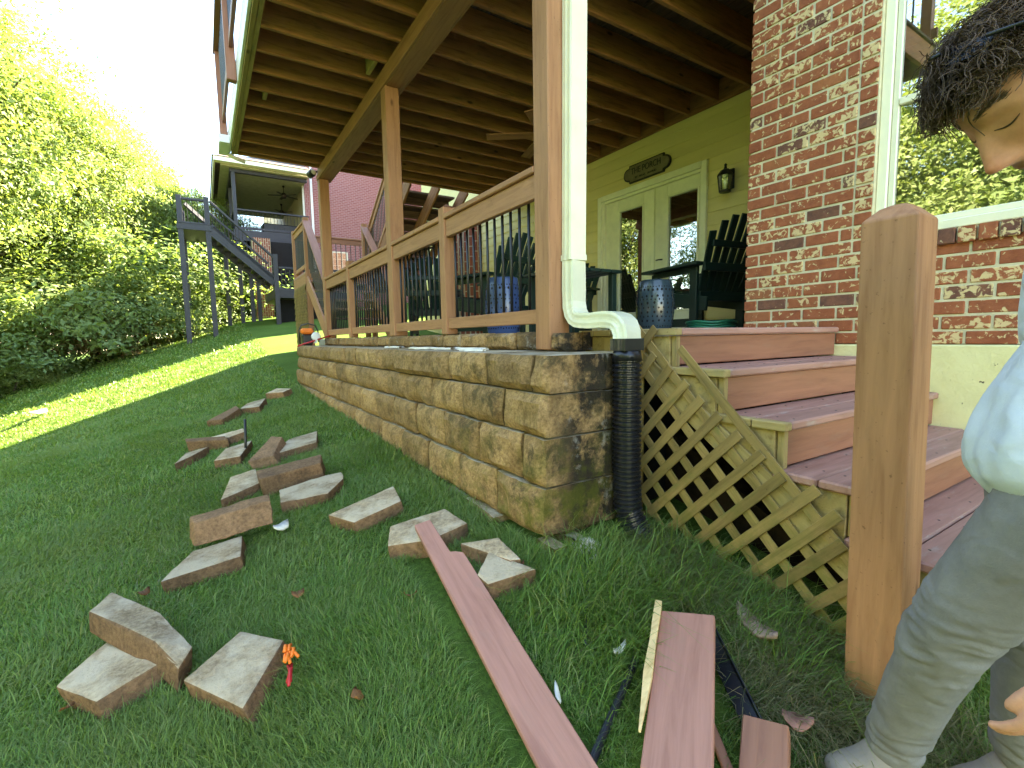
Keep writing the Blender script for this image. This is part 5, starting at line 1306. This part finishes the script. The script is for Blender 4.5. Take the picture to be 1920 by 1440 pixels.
SL = ['bushy shrub at the foot of the leftmost tree', 'dark shrub at the lower left lawn edge', 'yellow green shrub beside the dry bush', 'dry brownish bush at the lawn edge', 'shrub left of the first grey stair post', 'dark shrub between the first two grey posts', 'low shrub behind the third grey post', 'shrub behind the fourth grey post', 'yellow green shrub below the stair stringer', 'shrub behind the row of thin grey posts', 'low plant in front of the left tree line', 'leafy bush below the rounded yellow green tree', 'dark bush under the lower tree', 'low bush at the far left lawn edge']
for j, a in enumerate(((-6.9, 20.0, 3.2, 0, 1.3), (-5.2, 19.6, 2.6, 1, 1.2), (-3.9, 20.6, 3.0, 2, 1.2), (-2.9, 20.2, 1.7, 3, 1.3), (-1.8, 20.4, 2.6, 0, 1.1), (-.75, 21.4, 1.9, 1, 1.2), (.1, 23.2, 2.4, 2, 1.2), (.9, 24.2, 2.6, 0, 1.3), (1.7, 26, 3.0, 2, 1.4), (2.2, 29, 3.6, 1, 1.6), (-4.5, 18.6, 1.1, 2, 1.3), (-3.4, 22.0, 4.2, 0, 1.2), (-1.2, 23.2, 4.4, 1, 1.2), (-6.0, 18.4, 1.3, 0, 1.4))):
    shrub(a[0], a[1], a[2], a[3], SL[j], a[4], j*.8)

# ------------------------------------------------------------------ person
def skin_data(nodes, edges, sub=2, root=0):
    """nodes: list of (x,y,z,rx,ry); grows a smooth limb mesh and returns plain mesh data"""
    me = bpy.data.meshes.new('tmp'); me.from_pydata([n[:3] for n in nodes], edges, [])
    o = bpy.data.objects.new('tmp', me); COL.objects.link(o)
    md = o.modifiers.new('s', 'SKIN'); md.use_smooth_shade = True; md.branch_smoothing = 0.6
    for i, n in enumerate(nodes):
        sv = me.skin_vertices[0].data[i]; sv.radius = (n[3], n[4] if len(n) > 4 else n[3]); sv.use_root = (i == root)
    o.modifiers.new('d', 'SUBSURF').levels = sub
    out = bpy.data.meshes.new_from_object(o.evaluated_get(bpy.context.evaluated_depsgraph_get())); bpy.data.objects.remove(o)
    return out
def CW(l, d, z):      # lateral, depth, height of the camera's place in the yard -> world
    return Vector((l*math.cos(yaw)+d*math.sin(yaw), -l*math.sin(yaw)+d*math.cos(yaw), z))
def fuse(meshes, voxel, name, mat):
    bm = bmesh.new()
    for me in meshes: bm.from_mesh(me)
    me = bpy.data.meshes.new('tmp'); bm.to_mesh(me); bm.free()
    o = bpy.data.objects.new('tmp', me); COL.objects.link(o); md = o.modifiers.new('r', 'REMESH'); md.mode = 'VOXEL'; md.voxel_size = voxel; md.use_smooth_shade = True
    s = o.modifiers.new('s', 'SMOOTH'); s.iterations = 3; s.factor = .5
    out = bpy.data.meshes.new_from_object(o.evaluated_get(bpy.context.evaluated_depsgraph_get())); bpy.data.objects.remove(o)
    out.name = name; out.materials.clear(); out.materials.append(mat); out.polygons.foreach_set("use_smooth", [True]*len(out.polygons)); return out
def skinmat():
    mt, nt, b = base_mat('skin', .5, .4)
    v = coords(nt, (1, 1, 1), rnd=False); hu = N(nt, "ShaderNodeVertexColor", layer_name='hue'); c = mix(nt, .35, hu.outputs[0], mix(nt, 1.0, hu.outputs[0], ramp(nt, noise(nt, v, 60, 6, .7), [(.3, (.6, .52, .5)), (.7, (1.25, 1.3, 1.3))]), 'MULTIPLY'))
    nt.links.new(c, b.inputs["Base Color"]); b.inputs["Subsurface Weight"].default_value = .12; b.inputs["Subsurface Radius"].default_value = (.01, .004, .002)
    bump(nt, b, noise(nt, v, 240, 3, .6), .12, .002); return mt
def cloth(name, col, dark, fine=260, bmp=.35):
    mt, nt, b = base_mat(name, .9, .1); v = coords(nt, (1, 1, 1), rnd=False)
    c = ramp(nt, noise(nt, v, 9, 6, .65), [(.3, dark), (.65, col)]); c = mix(nt, .25, c, ramp(nt, noise(nt, v, 120, 3, .6), [(.3, dark), (.7, col)])); nt.links.new(c, b.inputs["Base Color"])
    ad = N(nt, "ShaderNodeMath", operation='MULTIPLY_ADD', i={1: .12}); nt.links.new(noise(nt, v, fine, 4, .6), ad.inputs[0])
    wn = N(nt, "ShaderNodeTexNoise", noise_type='RIDGED_MULTIFRACTAL', i={"Scale": 11.0, "Detail": 2.0, "Roughness": .45, "Distortion": .8}); nt.links.new(coords(nt, (1, 1, 1.5), rnd=False), wn.inputs["Vector"]); nt.links.new(wn.outputs[0], ad.inputs[2])
    bump(nt, b, ad.outputs[0], .55, .012); return mt
M['skin'] = skinmat(); M['trouser'] = cloth('grey_canvas', (.215, .205, .195), (.15, .145, .14)); M['shirt'] = cloth('heather_shirt', (.56, .60, .64), (.47, .51, .56)); M['stitch'] = plain('stitching', (.30, .30, .28), .8, .2, bmp=0)
M['hair'] = plain('dark_curly_hair', (.105, .066, .042), .55, .2, var=.4, scale=20, bmp=0, lo=(.045, .028, .018))
M['shoe'] = plain('tan_boot', (.24, .20, .16), .8, .2); M['lens'] = plain('dark_lens', (.01, .013, .02), .25, .4, bmp=0)

pe = thing('person', 'person with dark curly hair, pale shirt and grey work trousers bending forward', 'person', CW(1.05, 1.0, -.2))
# joints
pelv = CW(1.05, .89, .77); wst = CW(1.14, .89, .92); chs = CW(1.20, .88, 1.11); nkb = CW(1.06, .82, 1.26); nkt = CW(.885, .77, 1.315)
shN, shF = CW(1.08, .68, 1.18), CW(1.16, 1.02, 1.18)
elN, haN = CW(1.0, .65, .80), CW(.835, .67, .49); elF, haF = CW(1.12, .98, .88), CW(1.14, 1.02, .62)
hpN, hpF = CW(1.02, .81, .74), CW(1.08, .95, .74); knN, knF = CW(.945, 1.0, .34), CW(1.19, 1.04, .36); anN, anF = CW(.985, 1.16, -.06), CW(1.28, 1.12, -.05)
def nd_(p, r, r2_=None): return (p.x, p.y, p.z, r, r2_ or r)
body_nodes = [nd_(pelv, .13), nd_(wst, .12), nd_(chs, .135), nd_(nkb, .075), nd_(nkt, .060), nd_(shN, .06), nd_(elN, .042), nd_(haN, .029), nd_(shF, .06), nd_(elF, .042), nd_(haF, .029), nd_(hpN, .085), nd_(knN, .058), nd_(anN, .04), nd_(hpF, .085), nd_(knF, .058), nd_(anF, .04), nd_(CW(.83, .755, 1.335), .055)]
bmesh_body = skin_data(body_nodes, [(0, 1), (1, 2), (2, 3), (3, 4), (2, 5), (5, 6), (6, 7), (2, 8), (8, 9), (9, 10), (0, 11), (11, 12), (12, 13), (0, 14), (14, 15), (15, 16), (4, 17)], 2)
# head, built looking along +x with z up, then turned down and aside
def head_mesh():
    nu, nv = 110, 80; V = []
    u = np.linspace(0, 2*np.pi, nu, endpoint=False); t = np.linspace(0.02, np.pi-.02, nv); U, Tt = np.meshgrid(u, t); U, Tt = U.ravel(), Tt.ravel()
    x, y, z = np.sin(Tt)*np.cos(U), np.sin(Tt)*np.sin(U), np.cos(Tt)
    def g(a, s): return np.exp(-(a/s)**2)
    X = np.where(x > 0, .094, .104)*x; Y = .076*y; Z = np.where(z > 0, .110, .122)*z
    low = np.clip(-Z/.12, 0, 1); front = np.clip(X/.09, 0, 1); back = np.clip(-X/.1, 0, 1)
    Y = Y*(1-.28*low*front-.12*low); X = X-back*low*.045
    X = X+.010*low*front
    jaw = g(Z+.085, .035)*front; X = X+jaw*.004
    fx = front**.5
    X = X+fx*(g(Y, .045)*g(Z-.034, .016)*.006)                                   # brow
    for s in (-1, 1): X = X-fx*g(Y-s*.031, .016)*g(Z-.010, .013)*.013
    for s in (-1, 1): X = X+fx*g(Y-s*.031, .011)*g(Z-.008, .008)*.007            # eyeball under lid
    br = np.clip((.022-Z)/.062, 0, 1)*(Z > -.045)+np.clip((Z+.056)/.011, 0, 1)*(Z <= -.045)*1.0
    X = X+fx*g(Y, .0085+.006*np.clip((.01-Z)/.05, 0, 1))*br*.033                 # nose
    X = X-fx*g(Y, .016)*g(Z-.020, .010)*.006                                     # bridge hollow
    for s in (-1, 1): X = X+fx*g(Y-s*.013, .007)*g(Z+.040, .008)*.009            # nostril wings
    X = X+fx*g(Y, .024)*(g(Z+.068, .006)*.007+g(Z+.083, .007)*.008-g(Z+.0755, .0025)*.004)  # lips
    X = X+fx*g(Y, .022)*g(Z+.108, .014)*.010                                     # chin
    for s in (-1, 1): Y = Y+s*fx*g(np.abs(Y)-.05, .02)*g(Z+.015, .025)*.004*(np.sign(Y) == s)
    V = np.stack([X, Y, Z], 1); F = []
    for i in range(nv-1):
        for k in range(nu): F.append((i*nu+k, (i+1)*nu+k, (i+1)*nu+(k+1) % nu, i*nu+(k+1) % nu))
    F.append(tuple(range(nu))); F.append(tuple(range(nv*nu-1, (nv-1)*nu-1, -1)))
    me = bpy.data.meshes.new('head'); me.from_pydata(V.tolist(), [], F); return me
def ear_mesh(s):
    pts = []
    for i in range(15):
        a = R(-70+i*290/14); r_ = .017 if i < 11 else .017-.0015*(i-10)
        pts.append((-.012-r_*.95*math.cos(a)*.9, s*(.073+.010*(1-math.cos(a))*.5+.004), .002+.030*math.sin(a)*(1 if math.sin(a) > 0 else 1.05)))
    V, F = tube_geo(pts, [.005]*15, 8); me = bpy.data.meshes.new('ear'); me.from_pydata([tuple(v) for v in V], [], F); 
    return me
def ear_bowl(s):
    V, F = tube_geo([(-.004, s*.070, -.022), (-.008, s*.074, .0), (-.012, s*.074, .02)], [.008, .013, .010], 10); me = bpy.data.meshes.new('ear2'); me.from_pydata([tuple(v) for v in V], [], F); return me
# facing direction: to the left of the picture, turned a little away, head bent down
HC = CW(.780, .745, 1.352)
fdir = (CW(-1, .16, 0)-CW(0, 0, 0)).normalized(); PD = R(47)
zx = Vector((0, 0, 1)); hx = (fdir*math.cos(PD)-zx*math.sin(PD)).normalized(); hy = zx.cross(fdir).normalized(); hz = hx.cross(hy).normalized()
WH = Matrix.Identity(4)
for i in range(3): WH[i][0] = hx[i]; WH[i][1] = hy[i]; WH[i][2] = hz[i]; WH[i][3] = HC[i]
hm = head_mesh()
from mathutils.bvhtree import BVHTree
_b = bmesh.new(); _b.from_mesh(hm); BV = BVHTree.FromBMesh(_b); _b.free()
def face_pt(y, z, lift=.0006):
    h = BV.ray_cast(Vector((.4, y, z)), Vector((-1, 0, 0)))[0]
    return Vector((h.x+lift, y, z)) if h else Vector((.09, y, z))
hm.transform(WH)
ears = []
for s in (-1, 1):
    for q in (ear_mesh(s), ear_bowl(s)): q.transform(WH); ears.append(q)
def hand_meshes(wrist, down, palm_n, s):
    """palm and five separate, slightly curled fingers; 'down' points to the fingertips, palm_n out of the palm"""
    down = down.normalized(); n = (palm_n-down*palm_n.dot(down)).normalized(); side = down.cross(n)*s
    out = []
    c = wrist
    out.append(skin_data([nd_(c-down*.05, .030, .028), nd_(c+down*.02, .032, .026), nd_(c+down*.055, .037, .027), nd_(c+down*.092, .038, .026)], [(0, 1), (1, 2), (2, 3)], 2))
    for k, (off, L) in enumerate(((-.037, .092), (-.013, .104), (.012, .098), (.035, .080))):
        b0 = c+down*.064+side*off; p = [b0]; d = down.copy()
        for j, fr in enumerate((.45, .32, .23)):
            d = (d*math.cos(R(16+8*j))+n*math.sin(R(16+8*j))).normalized(); p.append(p[-1]+d*L*fr)
        out.append(skin_data([nd_(q, .0100-.0008*j) for j, q in enumerate(p)], [(0, 1), (1, 2), (2, 3)], 2))
    t0 = c+down*.02-side*.012; t1 = t0+(down*.7-side*.6+n*.35).normalized()*.040; t2 = t1+(down*.9-side*.15+n*.35).normalized()*.032; t3 = t2+(down*.95+n*.3).normalized()*.022
    out.append(skin_data([nd_(t0, .014), nd_(t1, .0115), nd_(t2, .0105), nd_(t3, .008)], [(0, 1), (1, 2), (2, 3)], 2))
    return out
hands = hand_meshes(haN, (haN-elN)+Vector((0, 0, -.25)), CW(-.2, 1, 0), 1)+hand_meshes(haF, (haF-elF)+Vector((0, 0, -.2)), CW(-.3, -1, 0), -1)
body = fuse([bmesh_body, hm]+ears+hands, .0042, 'body', M['skin'])
# skin hue: ruddy nose, cheek, ear and lips, darker shaven jaw
nV = len(body.vertices); co = np.empty(nV*3); body.vertices.foreach_get("co", co); co = co.reshape(-1, 3)
Wi = np.array(WH.inverted()); lc = co @ Wi[:3, :3].T + Wi[:3, 3]
def gs(c, s): return np.exp(-(((lc-np.array(c))/np.array(s))**2).sum(1))
red = gs((.125, 0, -.04), (.02, .02, .02))*.9+np.maximum(gs((.07, .055, -.035), (.04, .03, .03)), gs((.07, -.055, -.035), (.04, .03, .03)))*.55+np.maximum(gs((-.012, .08, 0), (.03, .02, .04)), gs((-.012, -.08, 0), (.03, .02, .04)))*.8
lip = gs((.10, 0, -.075), (.03, .028, .011)); jaw = np.clip(1.2-np.hypot((lc[:, 0]-.05)/.075, (lc[:, 2]+.105)/.05), 0, 1)*(np.abs(lc[:, 1]) < .08)
base = np.array([.56, .27, .165]); cl = base*np.ones((nV, 3)); cl = cl*(1-red[:, None]*np.array([0.0, .35, .35])*.8); cl = cl*(1-lip[:, None])+lip[:, None]*np.array([.45, .16, .12]); cl = cl*(1-.42*jaw[:, None]*np.array([1, .9, .8]))
at = body.color_attributes.new('hue', 'FLOAT_COLOR', 'POINT'); at.data.foreach_set("color", np.concatenate([np.clip(cl, 0, 1), np.ones((nV, 1))], 1).reshape(-1))
link(bpy.data.objects.new('body', body), Matrix.Identity(4), pe)
# clothes
def rumple(me, amp, freq, stretch=(1, 1, 1), seed=0):
    n = len(me.vertices); co = np.empty(n*3); me.vertices.foreach_get("co", co); co = co.reshape(-1, 3); no = np.empty(n*3); me.vertices.foreach_get("normal", no); no = no.reshape(-1, 3)
    k = vnoise(co*np.array(stretch), freq, seed, 3); k2 = vnoise(co*np.array(stretch)*np.array([1, 1, 1.6])+7, freq*.45, seed+4, 2)
    co = co+no*(amp*(1-np.abs(k)*4)+amp*1.4*k2)[:, None]*.8; me.vertices.foreach_set("co", co.reshape(-1)); me.update(); return me
def leg(h, k, a, s):
    m1 = h.lerp(k, .5)+Vector((0, 0, .0)); m2 = k.lerp(a, .5)
    return [nd_(h, .115), nd_(m1, .098), nd_(k, .078), nd_(m2, .072), nd_(a, .062), nd_(a+(a-k).normalized()*.06, .066)]
tn = [nd_(pelv, .155)]+leg(hpN, knN, anN, 1)+leg(hpF, knF, anF, 1)+[nd_(pelv.lerp(wst, .6), .142)]
te = [(0, 1), (1, 2), (2, 3), (3, 4), (4, 5), (5, 6), (0, 7), (7, 8), (8, 9), (9, 10), (10, 11), (11, 12), (0, 13)]
tr = fuse([skin_data(tn, te, 2)], .007, 'trousers', M['trouser']); rumple(tr, .005, 6, (1, 1, 1.4), 3)
n_ = len(tr.vertices); co = np.empty(n_*3); tr.vertices.foreach_get("co", co); co = co.reshape(-1, 3); no = np.empty(n_*3); tr.vertices.foreach_get("normal", no); no = no.reshape(-1, 3)
wk = np.zeros(n_)
for c_, s_ in ((knN, .13), (anN, .12), (hpN, .14), (knF, .13), (anF, .12)): wk = np.maximum(wk, np.exp(-((co-np.array(c_))**2).sum(1)/s_**2))
q1 = vnoise(co*np.array([1, 1, 3.4])+np.array([0, 0, 1])*vnoise(co, 5, 2, 2)[:, None]*.5, 13, 4, 2); co += no*((.5-np.abs(q1)*2.2)*.016*wk)[:, None]; tr.vertices.foreach_set("co", co.reshape(-1)); tr.update()
tro = link(bpy.data.objects.new('trousers', tr), Matrix.Identity(4), pe)
sn = [nd_(CW(1.03, .86, .64), .172), nd_(pelv+Vector((0, 0, .02)), .166), nd_(wst, .152), nd_(chs, .165), nd_(nkb, .085), nd_(shN, .085), nd_(shN.lerp(elN, .55), .068), nd_(shN.lerp(elN, .8), .07), nd_(shF, .085), nd_(shF.lerp(elF, .55), .068), nd_(shF.lerp(elF, .8), .07)]
sh = fuse([skin_data(sn, [(0, 1), (1, 2), (2, 3), (3, 4), (3, 5), (5, 6), (6, 7), (3, 8), (8, 9), (9, 10)], 2)], .007, 'shirt', M['shirt']); rumple(sh, .013, 7, (1.3, 1.3, .8), 8)
link(bpy.data.objects.new('shirt', sh), Matrix.Identity(4), pe)
for a, k in ((anN, knN), (anF, knF)):
    toe = a+fdir*.17; g_ = g1(a.x, a.y)
    bt = fuse([skin_data([nd_(Vector((a.x, a.y, g_+.14)), .05), nd_(Vector((a.x, a.y, g_+.06)), .052), nd_(Vector((a.x, a.y, g_+.045))-fdir*.05, .042), nd_(Vector((a.x, a.y, g_+.05))+fdir*.09, .050, .042), nd_(Vector((toe.x, toe.y, g_+.04)), .044, .034)], [(0, 1), (1, 2), (1, 3), (3, 4)], 2)], .007, 'boot', M['shoe'])
    link(bpy.data.objects.new('boot', bt), Matrix.Identity(4), pe)
# hair: a close cap and many curls
rh = np.random.default_rng(12)
capV = []; capF = []
nu, nv = 48, 26
for i in range(nv):
    t = math.pi*(.001+.62*i/(nv-1))
    for k in range(nu):
        u = 2*math.pi*k/nu; x, y, z = math.sin(t)*math.cos(u), math.sin(t)*math.sin(u), math.cos(t)
        capV.append((x*(.103 if x > 0 else .113), y*.084, z*.120+.002))
for i in range(nv-1):
    for k in range(nu): capF.append((i*nu+k, (i+1)*nu+k, (i+1)*nu+(k+1) % nu, i*nu+(k+1) % nu))
def scalp(x, y, z):   # hairline in head units
    return z > (.060 if x > .03 else .060-(.03-x)*1.0 if x > -.03 else -.02-(.0 if x > -.05 else .03))
capF = [f for f in capF if all(scalp(*capV[q]) for q in f)]
HV = [Vector(v) for v in capV]; HF = list(capF)
cnt = 0
while cnt < 520:
    d = rh.normal(0, 1, 3); d /= np.linalg.norm(d); p = Vector((d[0]*(.103 if d[0] > 0 else .113), d[1]*.084, d[2]*.120+.002))
    if not scalp(p.x, p.y, p.z): continue
    cnt += 1
    nrm = Vector((p.x/.0106, p.y/.0071, p.z/.0144)).normalized()
    top = min(1, max(0, p.z-.03)/.09); L = .012+.032*top*rh.uniform(.6, 1.2)
    flow = (nrm*.8+Vector((.7 if p.x > -.02 else .1, d[1]*.2, -.15 if p.x > .04 else .1))*(.4+.6*top)+Vector(rh.normal(0, .4, 3))).normalized()
    a = flow.orthogonal().normalized(); b_ = flow.cross(a); turns = rh.uniform(.7, 1.5)*(1 if rh.random() < .5 else -1); cr = rh.uniform(.006, .012); ph = rh.uniform(0, 6.28); n = 10
    for q_ in range(13):
        jt = Vector(rh.normal(0, .0042, 3)); ph2 = ph+rh.normal(0, .35); L2 = L*rh.uniform(.75, 1.1); cr2 = cr*rh.uniform(.75, 1.25); pts = []
        for i in range(n):
            t = i/(n-1); th = ph2+turns*6.28*t; g_ = Vector((.28*t*t, 0, -.45*t*t))*L2
            pts.append(p*.985+jt*(1+t)+flow*L2*t+g_+(a*math.cos(th)+b_*math.sin(th))*cr2*min(1, t*2.0))
        v, f = tube_geo(pts, [.0011*(1-.5*i/(n-1)) for i in range(n)], 3, False); o_ = len(HV); HV.extend(v); HF.extend([tuple(z_+o_ for z_ in t) for t in f])
ho = mesh_obj('hair', HV, HF, M['hair'], WH, pe, True)
for s in (-1, 1):   # brows and lashes
    V = []; F = []
    for k in range(110):
        t = rh.random(); z0_ = .034+.006*math.sin(t*2.6)+rh.normal(0, .0018); p = face_pt(s*(.012+.034*t), z0_, .0002); q_ = face_pt(s*(.018+.034*t), z0_+.002+rh.normal(0, .0012), .001)
        v, f = tube_geo([p, q_], [.0006, .0003], 3, False); o_ = len(V); V.extend(v); F.extend([tuple(z_+o_ for z_ in w_) for w_ in f])
    mesh_obj('eyebrow', V, F, M['hair'], WH, pe, True)
    V, F = tube_geo([face_pt(s*(.017+.028*k/8), .0045-.005*math.sin(math.pi*k/8), .0004) for k in range(9)], [.0005+.0009*math.sin(math.pi*k/8) for k in range(9)], 6); mesh_obj('eyelashes', V, F, M['hair'], WH, pe, True)
# stubble-free jaw; dark sunglasses pushed up into the hair
gl = thing('sunglasses', 'dark sunglasses pushed up into the curly hair', 'sunglasses', HC+hz*.12)
def gw(p): return WH @ Vector(p)
for s in (-1, 1):
    V = [(.064, s*.010, .122), (.060, s*.060, .104), (.036, s*.062, .116), (.038, s*.010, .134)]
    V2 = [(x-.002, y, z-.005) for x, y, z in V]
    mesh_obj('lens', [gw(v) for v in V+V2], [(0, 1, 2, 3), (7, 6, 5, 4), (0, 4, 5, 1), (1, 5, 6, 2), (2, 6, 7, 3), (3, 7, 4, 0)], M['lens'], None, gl)
    tube('temple', [gw((.048, s*.069, .118)), gw((.01, s*.094, .085)), gw((-.03, s*.098, .045))], .003, M['black'], gl, 6)
tube('bridge', [gw((.055, -.012, .138)), gw((.058, 0, .142)), gw((.055, .012, .138))], .003, M['black'], gl, 6)
